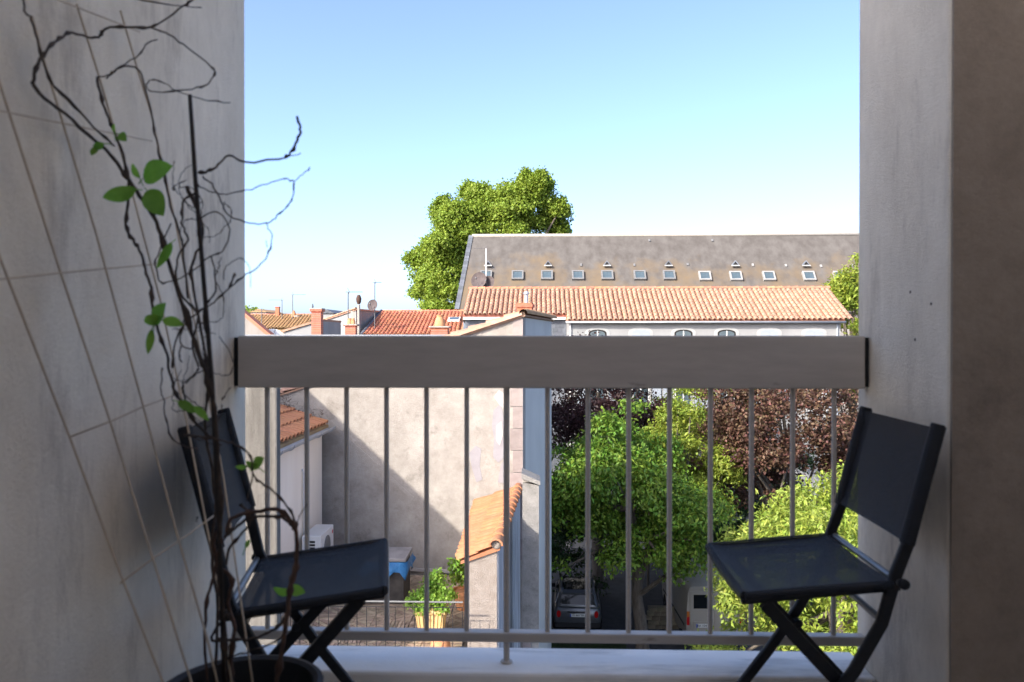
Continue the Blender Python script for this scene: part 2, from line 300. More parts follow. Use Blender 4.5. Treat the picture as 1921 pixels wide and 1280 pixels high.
# ------------------------------------------------------------------ folding chairs
def chair(label, X, Y, ang, zf, zr, w, k):
    fx, fy = math.cos(ang), math.sin(ang); lx, ly = -fy, fx
    if ly < 0: lx, ly = -lx, -ly
    def P(a, l, h): return Vector((X + fx * a + lx * l, Y + fy * a + ly * l, FZ + h))
    c = thing('folding_chair', (X, Y, FZ), label, 'chair', 'folding chairs on the balcony')
    h = w / 2
    for s in (-1, 1):                                    # back post running down into the front foot
        prof = [(-.093, .815), (-.064, .70), (-.033, .57), (-.008, zr + .02), (.02, .40), (.075, .30), (.15, .19), (.24, .07), (.29, .006)]
        pts = []
        for i in range(len(prof) - 1):
            for t in (0, .5): pts.append(P(prof[i][0] + (prof[i + 1][0] - prof[i][0]) * t, s * h, prof[i][1] + (prof[i + 1][1] - prof[i][1]) * t))
        pts.append(P(prof[-1][0], s * h, prof[-1][1]))
        m = MB(); n = len(pts); L = Vector((lx, ly, 0))
        vs = []
        for i, p in enumerate(pts):
            d = (pts[min(i + 1, n - 1)] - pts[max(i - 1, 0)]).normalized(); nn = d.cross(L).normalized()
            vs += [p + L * .008 * a + nn * .0125 * b for a, b in ((-1, -.8), (-.6, -1), (.6, -1), (1, -.8), (1, .8), (.6, 1), (-.6, 1), (-1, .8))]
        m.add(vs, [(i * 8 + j, i * 8 + (j + 1) % 8, i * 8 + 8 + (j + 1) % 8, i * 8 + 8 + j) for i in range(n - 1) for j in range(8)] + [tuple(range(8)), tuple((n - 1) * 8 + j for j in range(8))])
        m.build('back_post', CHAIRF, c, smooth=50)
        hi = h - .024                                     # leg from the seat front down to the rear foot
        a, b = P(.255, s * hi, zf - .02), P(-.14, s * hi, .006); d = (b - a).normalized(); nn = d.cross(L).normalized()
        MB().obox((a + b) / 2, d, L, nn, (b - a).length / 2, .008, .0135).build('cross_leg', CHAIRF, c)
        MB().obox(P(.14, s * hi, (zf + zr) / 2 - .012), P(1, 0, zf - zr) - P(0, 0, 0) if False else (P(.3, 0, zf) - P(0, 0, zr)).normalized(), L, (P(.3, 0, zf) - P(0, 0, zr)).normalized().cross(L), .165, .008, .009).build('seat_rail', CHAIRF, c)
        q = P(.085, s * (h - .012), .268); MB().lathe([(.009, -.022), (.011, -.02), (.011, .02), (.009, .022)], q, 12, L).build('pivot_bolt', CHAIRF, c)
    # fabric slings, sagging a little, with hem tubes
    def sling(name, A, B, w2, sag, thick, nu=10, nv=10):
        up = (B[0] - A[0]); m = MB(); vs = []; a0, h0 = A; a1, h1 = B
        ln = math.hypot(a1 - a0, h1 - h0); na, nh = -(h1 - h0) / ln, (a1 - a0) / ln
        for side in (1, -1):
            for i in range(nu + 1):
                t = i / nu
                for j in range(nv + 1):
                    u = -1 + 2 * j / nv; d = -sag * (1 - u * u) * (.6 + .4 * math.sin(math.pi * t)) + side * thick
                    edge = .006 * (1 if i in (0, nu) else 0) * side
                    vs.append(P(a0 + (a1 - a0) * t + na * (d + edge), u * w2, h0 + (h1 - h0) * t + nh * (d + edge)))
        N = (nu + 1) * (nv + 1); fs = []
        for s2 in (0, N):
            fs += [(s2 + i * (nv + 1) + j, s2 + i * (nv + 1) + j + 1, s2 + (i + 1) * (nv + 1) + j + 1, s2 + (i + 1) * (nv + 1) + j) for i in range(nu) for j in range(nv)]
        ring = [j for j in range(nv + 1)] + [i * (nv + 1) + nv for i in range(1, nu + 1)] + [nu * (nv + 1) + j for j in range(nv - 1, -1, -1)] + [i * (nv + 1) for i in range(nu - 1, 0, -1)]
        fs += [(ring[i], ring[(i + 1) % len(ring)], N + ring[(i + 1) % len(ring)], N + ring[i]) for i in range(len(ring))]
        m.add(vs, fs); return m.build(name, FABRIC, c, smooth=40)
    st = sling('seat', (.0, zr), (.302, zf + .004), h + .004, .012, .0025)
    MB().tube([P(.302, l, zf + .002 - .010 * (1 - (l / h) ** 2)) for l in np.linspace(-h - .004, h + .004, 9)], .011, 10).build('front_hem', FABRIC, st, smooth=40)
    for s in (-1, 1):
        MB().tube([P(.0, s * (h + .004), zr), P(.16, s * (h + .004), (zr + zf) / 2 + .002), P(.302, s * (h + .004), zf + .003)], .0095, 10).build('side_hem', FABRIC, st, smooth=40)
    bk = sling('backrest', (-.031, .568), (-.091, .806), h + .003, -.012, .003)
    for s in (-1, 1):
        MB().tube([P(-.03, s * (h + .001), .566), P(-.061, s * (h + .001), .69), P(-.093, s * (h + .001), .812)], .0155, 10).build('back_sleeve', FABRIC, bk, smooth=40)
    MB().tube([P(-.012, -h - .01, zr + .005), P(-.012, h + .01, zr + .005)], .0075, 10).build('crossbar', CROSSB, c, smooth=40)
    MB().tube([P(.02, -h, .405), P(.02, h, .405)], .0075, 10).build('crossbar', CROSSB, c, smooth=40)
    MB().tube([P(-.128, -h + .02, .03), P(-.128, h - .02, .03)], .0075, 10).build('crossbar', CROSSB, c, smooth=40)
    for s in (-1, 1):
        MB().lathe([(.008, 0), (.011, .004), (.011, .013), (.006, .017)], P(-.018, s * (h + .008), zr + .004), 12, (lx * s, ly * s, 0)).build('end_knob', CHAIRF, c, smooth=40)
    return c
chair('dark folding mesh chair beside the right pillar, facing the left wall', .742, 1.868, R(178.7), .449, .482, .383, 1)
chair('dark folding mesh chair against the left wall, behind the bare vine', -.655, 1.79, R(10.8), .462, .432, .388, 1)

# ------------------------------------------------------------------ pot, trellis, vine
PX, PY, PR = -.527, 1.40, .137
pot = thing('plant_pot', (PX, PY, FZ), 'black plastic pot with the bare vine growing out of it', 'pot')
MB().lathe([(.10, 0), (.105, .01), (PR - .006, .33), (PR + .004, .335), (PR + .006, .372), (PR - .004, .375), (PR - .012, .37), (PR - .016, .30)], (PX, PY, FZ), 40).build('pot_wall', POTM, pot, smooth=40)
MB().lathe([(PR - .017, .285), (PR - .05, .30), (.02, .305)], (PX, PY, FZ), 30).build('soil', SOIL, pot, smooth=40)
def wy(px, py, off=.03): return atx(px, py, XL + off).y
tr = thing('cord_trellis', (XL + .03, 1.4, FZ + .3), 'slanting straw coloured cord trellis strung along the left wall', 'trellis')
cords = [[(-60, 300), (0, 484), (131, 820), (232, 1092), (306, 1280), (316, 1308)], [(-40, 30), (0, 158), (114, 512), (207, 791), (287, 1048), (359, 1280), (368, 1310)],
         [(60, 30), (84, 118), (178, 430), (269, 763), (336, 1015), (390, 1203), (412, 1300)], [(144, 8), (185, 141), (240, 330), (300, 560), (352, 800), (398, 1040), (436, 1290)],
         [(226, 20), (258, 130), (285, 218), (302, 296), (330, 420), (372, 640), (420, 900), (455, 1150), (476, 1295)]]
def wallpt(px, py, k=0.0):
    y0 = wy(px, py); t = min(1, max(0, (py - 250) / 1000.0)); yb = 1.30 + .12 * max(0, (px - 306) / 170)
    return aty(px, py, y0 + (min(y0, yb) - y0) * t ** 1.0)
for cpts in cords:
    pts = [wallpt(*q) for q in cpts]; a, b = pts[0], pts[-1]
    MB().tube(pts, .0020, 6).build('cord', CORD, tr, smooth=True)
for hp in ([(-60, 530), (0, 524), (114, 512), (198, 504), (289, 496)], [(131, 820), (207, 791), (269, 763), (329, 741)], [(225, 1095), (287, 1048), (336, 1015), (405, 965)], [(80, -12), (110, 0), (225, 45), (262, 60)], [(-50, 198), (0, 208), (60, 220), (160, 240), (285, 265)]):
    MB().tube([wallpt(*q) for q in hp], .0017, 6).build('cross_cord', CORD, tr, smooth=True)

vine = thing('climbing_vine', (PX, PY, FZ + .3), 'bare twining vine with a few green leaves tied to a stake', 'vine')
def vp(px, py, dy=0.0): return aty(px, py, min(1.40 + dy, wy(px, py, .035)))
def smoothpts(pts, k=4):
    out = []
    n = len(pts)
    for i in range(n - 1):
        p0, p1, p2, p3 = pts[max(i - 1, 0)], pts[i], pts[i + 1], pts[min(i + 2, n - 1)]
        for j in range(k):
            t = j / k
            out.append(.5 * ((2 * p1) + (p2 - p0) * t + (2 * p0 - 5 * p1 + 4 * p2 - p3) * t * t + (3 * p1 - p0 - 3 * p2 + p3) * t ** 3))
    out.append(pts[-1]); return out
rv = random.Random(5)
def twig(px, r, m=STEM, name='twig', dy=0.0, knots=True, r2=None):
    pts = smoothpts([vp(*q, dy) for q in px]); n = len(pts); r2 = r2 or r
    rs = [.86 * (r + (r2 - r) * i / (n - 1)) * (1.0 + (.85 if knots and rv.random() < .16 else rv.uniform(-.1, .15))) for i in range(n)]
    pts = [p + Vector((rv.gauss(0, .0009), rv.gauss(0, .0009), rv.gauss(0, .0009))) for p in pts]
    MB().tube(pts, rs, 7).build(name, m, vine, smooth=True)
MB().tube([vp(356, 178), vp(361, 250), vp(366, 330), vp(398, 720), vp(412, 1000), vp(421, 1275)], [.0036, .004, .0042, .0044, .0046, .0046], 8).build('stake', STAKE, vine, smooth=True)
twig([(62, 155), (72, 120), (90, 90), (112, 72), (134, 62), (165, 70), (188, 68), (195, 57), (225, 50), (278, 52)], .0028, r2=.0022)
twig([(278, 52), (310, 62), (345, 85), (397, 125), (402, 140), (390, 158), (360, 168), (290, 173), (275, 162), (285, 150), (305, 155), (330, 170), (375, 186), (432, 193)], .0017, r2=.0009)
twig([(278, 52), (305, 40), (343, 12), (365, -4), (390, -30)], .0018)
twig([(250, -3), (345, 12), (378, 15)], .001)
twig([(40, -20), (48, 20), (62, 45), (72, 85), (92, 145), (140, 200), (188, 248), (215, 275)], .0020)
twig([(62, 155), (75, 178), (120, 212), (180, 265), (205, 288), (235, 330), (262, 368), (285, 398), (302, 440), (322, 510), (342, 570), (365, 640), (385, 700), (402, 765), (408, 860), (415, 960), (412, 1060), (420, 1180), (425, 1285)], .0032, r2=.0048)
twig([(183, 145), (190, 185), (205, 222), (215, 250), (236, 305), (240, 370), (236, 420), (250, 450), (262, 470), (272, 505), (283, 540), (287, 580), (300, 630), (313, 660), (315, 690), (323, 712), (327, 732), (345, 760), (362, 790), (400, 822)], .0026, r2=.0030)
twig([(183, 145), (205, 140), (225, 125), (262, 104), (272, 85), (295, 74)], .0013)
twig([(200, 148), (225, 127), (255, 128), (270, 150), (285, 218), (290, 250), (302, 300), (312, 350), (322, 395), (335, 430), (345, 480), (352, 560)], .0017, r2=.0022)
twig([(372, 325), (390, 322), (410, 310), (428, 291), (462, 304), (535, 296)], .0026, r2=.0018)
twig([(535, 296), (550, 280), (560, 258), (564, 238), (558, 219)], .0024, r2=.0028)
twig([(528, 297), (566, 289)], .0009)
twig([(370, 348), (400, 362), (425, 365), (462, 357), (500, 345), (535, 337), (553, 340), (566, 328), (582, 318)], .0013, r2=.0008)
twig([(553, 340), (548, 370), (535, 391), (515, 410), (498, 420), (470, 418), (430, 405), (415, 378), (398, 345), (380, 332)], .0011, r2=.0017)
twig([(498, 420), (510, 440), (508, 465), (495, 490), (470, 510), (440, 532), (408, 562), (385, 578), (352, 602), (330, 640), (322, 690)], .0010, r2=.0018)
twig([(498, 450), (501, 466)], .0007)
twig([(320, 420), (300, 470), (292, 500), (306, 530), (350, 515), (395, 480), (418, 470), (430, 430), (410, 398), (375, 410)], .0014)
twig([(368, 360), (345, 380), (342, 420), (352, 450), (335, 480), (330, 520), (345, 560), (372, 590), (360, 640), (372, 690)], .0021)
twig([(398, 480), (405, 530), (396, 560), (382, 585), (388, 640)], .0016)
twig([(440, 512), (432, 535), (412, 558)], .0019, r2=.0012)
twig([(345, 600), (338, 640), (352, 655), (365, 650), (372, 660), (378, 690)], .0015)
twig([(340, 650), (336, 670), (343, 680)], .0011)
twig([(350, 350), (372, 400), (380, 450), (358, 500), (366, 560), (380, 640), (392, 720), (384, 800), (398, 880), (404, 960), (396, 1040), (408, 1140), (402, 1280)], .0024, dy=.02, r2=.0032)
twig([(305, 690), (303, 740), (312, 790), (330, 830), (372, 842)], .0012, dy=.02)
twig([(372, 690), (352, 718), (343, 722), (350, 760), (372, 800)], .0016)
twig([(345, 816), (385, 822), (420, 826), (450, 838), (470, 858), (478, 896), (500, 913), (520, 928), (545, 958), (555, 985)], .0017, r2=.0021, dy=-.03)
twig([(425, 1000), (432, 975), (452, 965), (482, 960), (516, 955), (545, 975), (556, 1000), (557, 1040), (553, 1075), (543, 1120), (538, 1165), (529, 1217), (518, 1282)], .0036, STEMB, 'stem', -.03, r2=.0048)
twig([(420, 1010), (440, 990), (470, 972), (505, 968), (535, 975), (552, 990)], .0030, dy=-.03)
twig([(452, 945), (470, 975), (455, 1000), (430, 1030), (425, 1060)], .0026)
twig([(476, 866), (472, 905), (462, 940)], .0010)
twig([(552, 988), (565, 962), (577, 945)], .0008, dy=-.03)
twig([(418, 1010), (400, 1080), (388, 1130), (384, 1200), (390, 1285)], .0030, STEMB, 'stem')
twig([(430, 1150), (405, 1180), (398, 1200), (430, 1200), (475, 1198), (500, 1188), (520, 1176), (545, 1150)], .0027)
twig([(400, 1255), (430, 1235), (470, 1221), (508, 1208), (540, 1185)], .0018)
twig([(412, 990), (400, 1020), (412, 1060), (436, 1090), (428, 1130), (440, 1180), (432, 1250), (440, 1290)], .0036, STEMB, 'stem', .01, r2=.0044)
for k in range(16):                                     # fine curling tendrils round the stake
    x0, y0 = rv.uniform(335, 425), rv.uniform(330, 800); a0 = rv.uniform(0, 6.28); pts = [(x0, y0)]
    for j in range(6):
        a0 += rv.uniform(-.2, 1.0); pts.append((min(470, max(325, pts[-1][0] + 17 * math.cos(a0))), pts[-1][1] + 22 * math.sin(a0)))
    twig(pts, .0009, r2=.0006, dy=rv.uniform(-.03, .03))
for k in range(9):                                      # short side spurs along the tangle
    x0, y0 = rv.uniform(345, 420), rv.uniform(340, 1000); dx, dyy = rv.uniform(-34, 34), rv.uniform(-40, 30)
    twig([(x0, y0), (x0 + dx * .5 + rv.uniform(-6, 6), y0 + dyy * .5), (x0 + dx, y0 + dyy)], .0012, r2=.0007)
def leaf(px, py, ln, wd, ang, tilt=.5, dy=-.01):
    c = vp(px, py, dy); a = R(ang); d = Vector((math.cos(a), rvl.uniform(-.35, .35), math.sin(a))).normalized()
    s = Vector((0, -1, 0)).cross(d).normalized(); s = (s + Vector((0, tilt, .15))).normalized(); nrm = d.cross(s).normalized()
    m = MB(); n = 8; vs = []
    for i in range(n + 1):
        t = i / n; wv = wd * math.sin(math.pi * min(1, t * .97 + .03) ** .85) ** .8 * .5
        ctr = c + d * (t - .5) * ln + nrm * (.10 * ln * (t - .5) ** 2 * 4 * -.5)
        vs += [ctr - s * wv + nrm * wv * .28, ctr, ctr + s * wv + nrm * wv * .28]
    m.add(vs, [(i * 3 + j, i * 3 + j + 1, i * 3 + 4 + j, i * 3 + 3 + j) for i in range(n) for j in range(2)]); lf = m.build('leaf', VLEAF, vine, smooth=True, fixn=False)
    b0_ = c - d * ln * .5; MB().tube([c - d * ln * .42, b0_, b0_ - d * .012 + Vector((0, .004, -.004))], .0009, 6).build('leaf_stalk', VLEAF, lf, smooth=True)
rvl = random.Random(3)
for q in ((295, 323, .062, .046, 20, .3), (222, 364, .062, .030, 195, .7), (291, 381, .056, .040, -55, .4), (254, 320, .030, .018, 120, .6), (184, 274, .022, .014, 200, .5), (176, 284, .018, .012, 250, .5),
          (230, 258, .024, .018, -40, .4), (214, 240, .018, .010, 100, .5), (308, 480, .052, .017, 245, .8), (300, 588, .044, .034, 60, .5), (283, 600, .034, .022, 200, .5), (281, 642, .044, .014, 262, .7), (325, 605, .036, .020, -15, .5),
          (352, 764, .040, .018, -30, .6), (378, 776, .036, .014, -45, .6), (473, 872, .026, .02, 150, .5), (486, 866, .022, .02, 40, .4), (452, 876, .026, .012, 185, .6), (528, 1108, .032, .022, 165, .5), (556, 1108, .032, .020, -15, .5), (465, 1020, .016, .010, 60, .5)):
    leaf(*q)

# ------------------------------------------------------------------ roof tiles
def tile_column_mesh(name, n, seg=6, seed=0, r=.42):
    """n overlapping barrel tiles along +x (down the slope), unit length, unit column pitch along y, z up"""
    rr = random.Random(seed); m = MB()
    for i in range(n):
        x0, x1 = i / n, (i + 1.10) / n; lift0, lift1 = 0.0, .13; j = rr.uniform(-.04, .04)
        vs = []
        for x, rad, lf in ((x0, r * .86, lift0), (x1, r, lift1), (x1, r * .80, lift1 - .05)):
            vs += [(x, j + rad * math.cos(math.pi * k / seg), lf + rad * .9 * math.sin(math.pi * k / seg)) for k in range(seg + 1)]
        q = seg + 1
        m.add(vs, [(a * q + k, a * q + k + 1, (a + 1) * q + k + 1, (a + 1) * q + k) for a in range(2) for k in range(seg)])
    me = bpy.data.meshes.new(name); me.from_pydata(m.v, [], m.f); shade(me, 50); return me
def tile_roof(parent, tl, tr_, bl, br, pitch, n, m, name='tile_row', up=None, lift=.02):
    """columns from the top edge tl-tr_ to the bottom edge bl-br"""
    tl, tr_, bl, br = map(Vector, (tl, tr_, bl, br)); k = max(2, int(round((br - bl).length / pitch)))
    mes = [tile_column_mesh(name, n, seed=s) for s in range(3)]
    for me in mes: me.materials.append(m)
    nrm = (br - bl).cross(tl - bl).normalized()
    if nrm.z < 0: nrm = -nrm
    rr = random.Random(k)
    for i in range(k):
        t = (i + .5) / k; a = tl.lerp(tr_, t); b = bl.lerp(br, t); d = b - a; side = (br - bl) / k; h = side.length
        a = a + nrm * (lift + rr.uniform(-.012, .012))
        M = Matrix(((d.x, side.x, nrm.x * h, a.x), (d.y, side.y, nrm.y * h, a.y), (d.z, side.z, nrm.z * h, a.z), (0, 0, 0, 1)))
        link(name, mes[i % 3], M, parent)
def ridge_row(parent, a, b, ln, r, m, name='ridge_tile'):
    a, b = Vector(a), Vector(b); k = max(1, int(round((b - a).length / ln))); d = (b - a) / k; u = d.normalized()
    s = u.cross(Vector((0, 0, 1))).normalized(); up = s.cross(u); mm = MB(); seg = 6; L = d.length
    vs = []
    for x, rad in ((-.03 * L, r * .82), (1.08 * L, r * 1.06), (1.08 * L, r * .8)): vs += [(x, rad * math.cos(math.pi * j / seg), rad * math.sin(math.pi * j / seg)) for j in range(seg + 1)]
    q = seg + 1; mm.add(vs, [(a_ * q + j, a_ * q + j + 1, (a_ + 1) * q + j + 1, (a_ + 1) * q + j) for a_ in range(2) for j in range(seg)])
    me = bpy.data.meshes.new(name); me.from_pydata(mm.v, [], mm.f); shade(me, 50); me.materials.append(m)
    for i in range(k):
        p = a + d * i
        link(name, me, Matrix(((u.x, s.x, up.x, p.x), (u.y, s.y, up.y, p.y), (u.z, s.z, up.z, p.z), (0, 0, 0, 1))), parent)

# ------------------------------------------------------------------ house A: stucco party wall
P0 = aty(980, 700, 14.8); P0.z = 0
ca, sa = math.cos(R(7.5)), math.sin(R(7.5)); U = Vector((-ca, sa, 0)); V = Vector((sa, ca, 0)); Z = Vector((0, 0, 1))
ha = thing('stucco_house', P0, 'tall blank weathered stucco house wall with old roof scar and sloping tiled top', 'house')
HT, SL = 10.84, .32
def A(u, v, z): return P0 + U * u + V * v + Z * z
pr = [A(0, 0, 0), A(0, 0, HT), A(8, 0, HT - SL * 8), A(8, 0, 0)]
MB().prism(pr, V * .4).build('front_wall', STUCCO, ha)
MB().hexa([A(0, .4, 0), A(.4, .4, 0), A(.4, 4.8, 0), A(0, 4.8, 0)], [A(0, .4, HT), A(.4, .4, HT - SL * .4), A(.4, 4.8, HT - SL * .4), A(0, 4.8, HT)]).build('side_wall', SIDEW, ha)
MB().hexa([A(.401, 4.4, 0), A(8, 4.4, 0), A(8, 4.8, 0), A(.401, 4.8, 0)], [A(.401, 4.4, HT - SL * .4), A(8, 4.4, HT - SL * 8), A(8, 4.8, HT - SL * 8), A(.401, 4.8, HT - SL * .4)]).build('rear_wall', SIDEW, ha)
MB().hexa([A(-.06, -.05, HT), A(8.1, -.05, HT - SL * 8.1), A(8.1, 4.9, HT - SL * 8.1), A(-.06, 4.9, HT)], [A(-.06, -.05, HT + .03), A(8.1, -.05, HT - SL * 8.1 + .03), A(8.1, 4.9, HT - SL * 8.1 + .03), A(-.06, 4.9, HT + .03)]).build('roof_deck', TILE, ha)
tile_roof(ha, A(-.05, -.05, HT + .03), A(-.05, 4.9, HT + .03), A(8.1, -.05, HT - SL * 8.1 + .03), A(8.1, 4.9, HT - SL * 8.1 + .03), .24, 24, TILE)
ridge_row(ha, A(-.03, -.08, HT + .05), A(-.03, 4.9, HT + .05), .38, .10, TILEB)
ridge_row(ha, A(0, -.03, HT + .02), A(3.6, -.03, HT - SL * 3.6 + .02), .30, .07, TILE, 'verge_tile')
for i in range(11):                                      # quoin stones proud of the wall
    z0 = 6.3 + i * .41; wq = .24 if i % 2 else .19
    MB().obox(A(wq / 2 - .012, -.004, z0 + .2), U, V, Z, wq / 2, .014, .198).build('quoin', QUOIN, ha)
# old roof line left on the wall, loose plaster
a, b = aty(598, 772, 15.2), aty(772, 934, 15.0)
def onA(px, py): 
    r = ray(px, py); n = V; t = (P0 - CAM).dot(n) / r.dot(n); q = CAM + r * t; return q
a, b = onA(575, 752), onA(775, 935); d = (b - a).normalized(); nn = d.cross(V).normalized()
for k in range(9):
    q = a.lerp(b, (k + .5) / 9) + nn * random.Random(k).uniform(-.012, .012); MB().obox(q, d, V, nn, (b - a).length / 18 - .002, .006, .022 + random.Random(k + 9).uniform(0, .02)).build('old_roof_scar', STUCCO, ha)
def patch(pts, m, name, th=.012):
    MB().prism([onA(*q) - V * .001 for q in pts], -V * th).build(name, m, ha)
patch([(926, 770), (940, 757), (946, 790), (944, 822), (947, 858), (935, 868), (925, 858), (927, 822), (923, 800)], PATCHG, 'bare_patch', .006)
patch([(931, 800), (941, 790), (944, 815), (938, 836), (931, 826)], PLASTERP, 'plaster_flake', .014)
patch([(927, 745), (936, 732), (950, 742), (948, 768), (938, 760)], PLASTERP, 'plaster_flake', .018)
patch([(880, 850), (893, 836), (903, 842), (900, 872), (905, 900), (894, 905), (886, 880)], PATCHG, 'bare_patch', .005)
patch([(934, 905), (941, 868), (949, 866), (950, 908)], PATCHG, 'bare_patch', .006)
a = onA(768, 1079); a.z = 6.0
MB().obox((A(.5, 0, 6.03) + A(3.2, 0, 6.03)) / 2 - V * .02, U, V, Z, 1.35, .02, .028).build('skirting', PLASTERP, ha)
# chimney on its roof
q = aty(985, 590, 19.2); q.z = HT - .15
ch = MB().obox((q.x, q.y, q.z + .27), U, V, Z, .18, .16, .30).build('chimney', BRICK, ha)
MB().obox((q.x, q.y, q.z + .50), U, V, Z, .205, .185, .035).build('cap', BRICK, ch)
MB().lathe([(.045, 0), (.045, .22), (.07, .23), (.07, .27), (.03, .31)], (q.x + .03, q.y, q.z + .55), 14).build('flue_pipe', ZINC, ch, smooth=40)

# ------------------------------------------------------------------ house B: cream wall with gutter and tiled roof
hb = thing('cream_house', (-6, 13, 0), 'cream rendered house with zinc gutter and mossy orange tile roof', 'house')
XB, GZ = -4.10, 8.72
MB().box(-8.5, XB, 11.2, 15.05, 0, GZ).build('wall', CREAM, hb)
rise = .36
MB().hexa([(XB + .1, 11.1, GZ), (XB + .1, 15.15, GZ), (-8.5, 15.4, GZ + 4.5 * rise), (-8.5, 11.1, GZ + 4.5 * rise)], [(XB + .1, 11.1, GZ + .05), (XB + .1, 15.15, GZ + .05), (-8.5, 15.4, GZ + 4.5 * rise + .05), (-8.5, 11.1, GZ + 4.5 * rise + .05)]).build('roof_deck', TILEB, hb)
tile_roof(hb, (-8.5, 11.15, GZ + 4.5 * rise + .06), (-8.5, 15.1, GZ + 4.5 * rise + .06), (XB + .06, 11.15, GZ + .06), (XB + .06, 15.1, GZ + .06), .21, 14, TILEO)
gx = XB + .17
gt = MB()
vs = []
for y in np.linspace(11.1, 15.12, 8):
    vs += [(gx + .085 * math.cos(t), y, GZ + .03 + .085 * math.sin(t)) for t in np.linspace(math.pi, 2 * math.pi, 9)] + [(gx + .079 * math.cos(t), y, GZ + .03 + .079 * math.sin(t)) for t in np.linspace(2 * math.pi, math.pi, 9)]
gt.add(vs, [(i * 18 + j, i * 18 + (j + 1) % 18, i * 18 + 18 + (j + 1) % 18, i * 18 + 18 + j) for i in range(7) for j in range(18)])
gt.build('gutter', ZINC, hb, smooth=40)
for y in (11.3, 11.9, 12.5, 13.3, 14.1, 14.9):
    MB().tube([(gx + .092 * math.cos(t), y, GZ + .03 + .092 * math.sin(t)) for t in np.linspace(math.pi, 2 * math.pi, 9)], .008, 6).build('gutter_bracket', ZINC, hb)
MB().tube([(XB + .03, 13.75, 6.9), (XB + .03, 13.75, 8.1), (XB + .005, 13.75, 8.16)], .016, 8).build('pipe', ACW, hb, smooth=True)
rm = random.Random(8); mm = MB()                         # dry creeper and moss along the roof junction
for k in range(260):
    t = rm.random(); p = Vector((XB + .05 - t * 2.2, 15.02 - rm.uniform(0, .12), GZ + .12 + t * 2.2 * rise + rm.uniform(-.05, .22)))
    d = Vector((rm.uniform(-1, 1), rm.uniform(-.4, .1), rm.uniform(-.6, 1))).normalized() * rm.uniform(.05, .16); s = d.orthogonal().normalized() * .006
    mm.add([p - s, p + s, p + d], [(0, 1, 2)])
o = mm.build('dry_creeper', STEMB, hb, fixn=False); o['kind'] = 'stuff'
# neighbour further left, out of sight behind the balcony wall, that shades the yard
hn = thing('neighbour_house', (-9, 14, 0), 'plain house block rising behind the cream house, left of the yard', 'house')
MB().box(-13, -8.6, 4.6, 18, 0, 12.8).build('wall', WHITEW, hn)
MB().box(-13.1, -8.52, 4.5, 18.1, 12.8, 13.0).build('roof', TILEB, hn)

# ------------------------------------------------------------------ concrete pier beside us
q0, q1 = aty(440, 900, 6.0), aty(520, 900, 6.0)
MB().bbox(q0.x - .4, q1.x, 6.0, 6.09, 0, 10.28, .015).build('concrete_pier', CONCR); tag(bpy.data.objects['concrete_pier'], 'tall rough board-marked concrete pier just outside the railing at left', 'pier')

# ------------------------------------------------------------------ roof terrace with deck
DZ = 6.0
base = MB().box(XB, -.96, 10.25, 14.78, 0, DZ - .06).build('terrace_house', CREAM); tag(base, 'low flat roofed house carrying the wooden terrace', 'house')
dk = MB().box(XB, -.97, 10.3, 14.76, DZ - .06, DZ - .022).build('deck', BOXB); structure(dk)
tm = {}
def deck_tile(kind):
    m = MB(); n = 5; s = .292
    for i in range(n):
        if kind < 2:
            a0 = -s / 2 + s * i / n; b = (a0 + .006, a0 + s / n - .006)
            m.box(b[0], b[1], -s / 2, s / 2, 0, .022) if kind == 0 else m.box(-s / 2, s / 2, b[0], b[1], 0, .022)
        else:                                            # diagonal slats clipped to the square
            c0 = -s + 2 * s * i / n + .009; c1 = -s + 2 * s * (i + 1) / n - .009; h = s / 2
            def clip(c): 
                return [(x, y) for x, y in ((c - h, h) if c - h >= -h else (-h, c + h), (c + h, -h) if c + h <= h else (h, c - h))]
            A1, B1 = clip(c0); A2, B2 = clip(c1)
            poly = [A1, B1]
            if c0 < 0 < c1: poly += [(h, -h), B2, A2, (-h, h)] if True else []
            else: poly += [B2, A2]
            sg = -1 if kind == 3 else 1
            poly = [(sg * x, y) for x, y in poly]
            m.prism([(x, y, 0) for x, y in poly], (0, 0, .022))
    me = bpy.data.meshes.new('deck_tile'); me.from_pydata(m.v, [], m.f); me.materials.append(DECKW)
    bm = bmesh.new(); bm.from_mesh(me); bmesh.ops.recalc_face_normals(bm, faces=bm.faces[:]); bm.to_mesh(me); bm.free(); return me
dm = [deck_tile(k) for k in range(4)]
for i in range(10):
    for j in range(15):
        x, y = XB + .17 + i * .3, 10.45 + j * .3
        if y > 14.7: continue
        link('deck_tile', dm[2 + (i + j) % 2] if (i * 7 + j * 3) % 5 else dm[(i + j) % 2], Matrix.Translation((x, y, DZ - .021 + random.Random(i * 31 + j).uniform(0, .004))), dk)
dr = thing('terrace_railing', (-2.5, 10.36, DZ), 'thin dark wire railing along the front of the wooden terrace', 'railing')
MB().tube([(XB, 10.36, 7.0), (-.97, 10.36, 7.0)], .012, 8).build('top_rail', FRAMEG, dr)
MB().tube([(XB, 10.36, 6.93), (-.97, 10.36, 6.93)], .006, 6).build('second_rail', BPLAS, dr)
b0 = MB().tube([(0, 0, 0), (0, 0, .94)], .005, 6).build('bar', BPLAS, dr); b0.matrix_basis = W[b0.name] = Matrix.Translation((XB + .1, 10.36, 5.99))
for i in range(1, 25): link('bar', b0.data, Matrix.Translation((XB + .1 + i * .126, 10.36, 5.99)), dr)
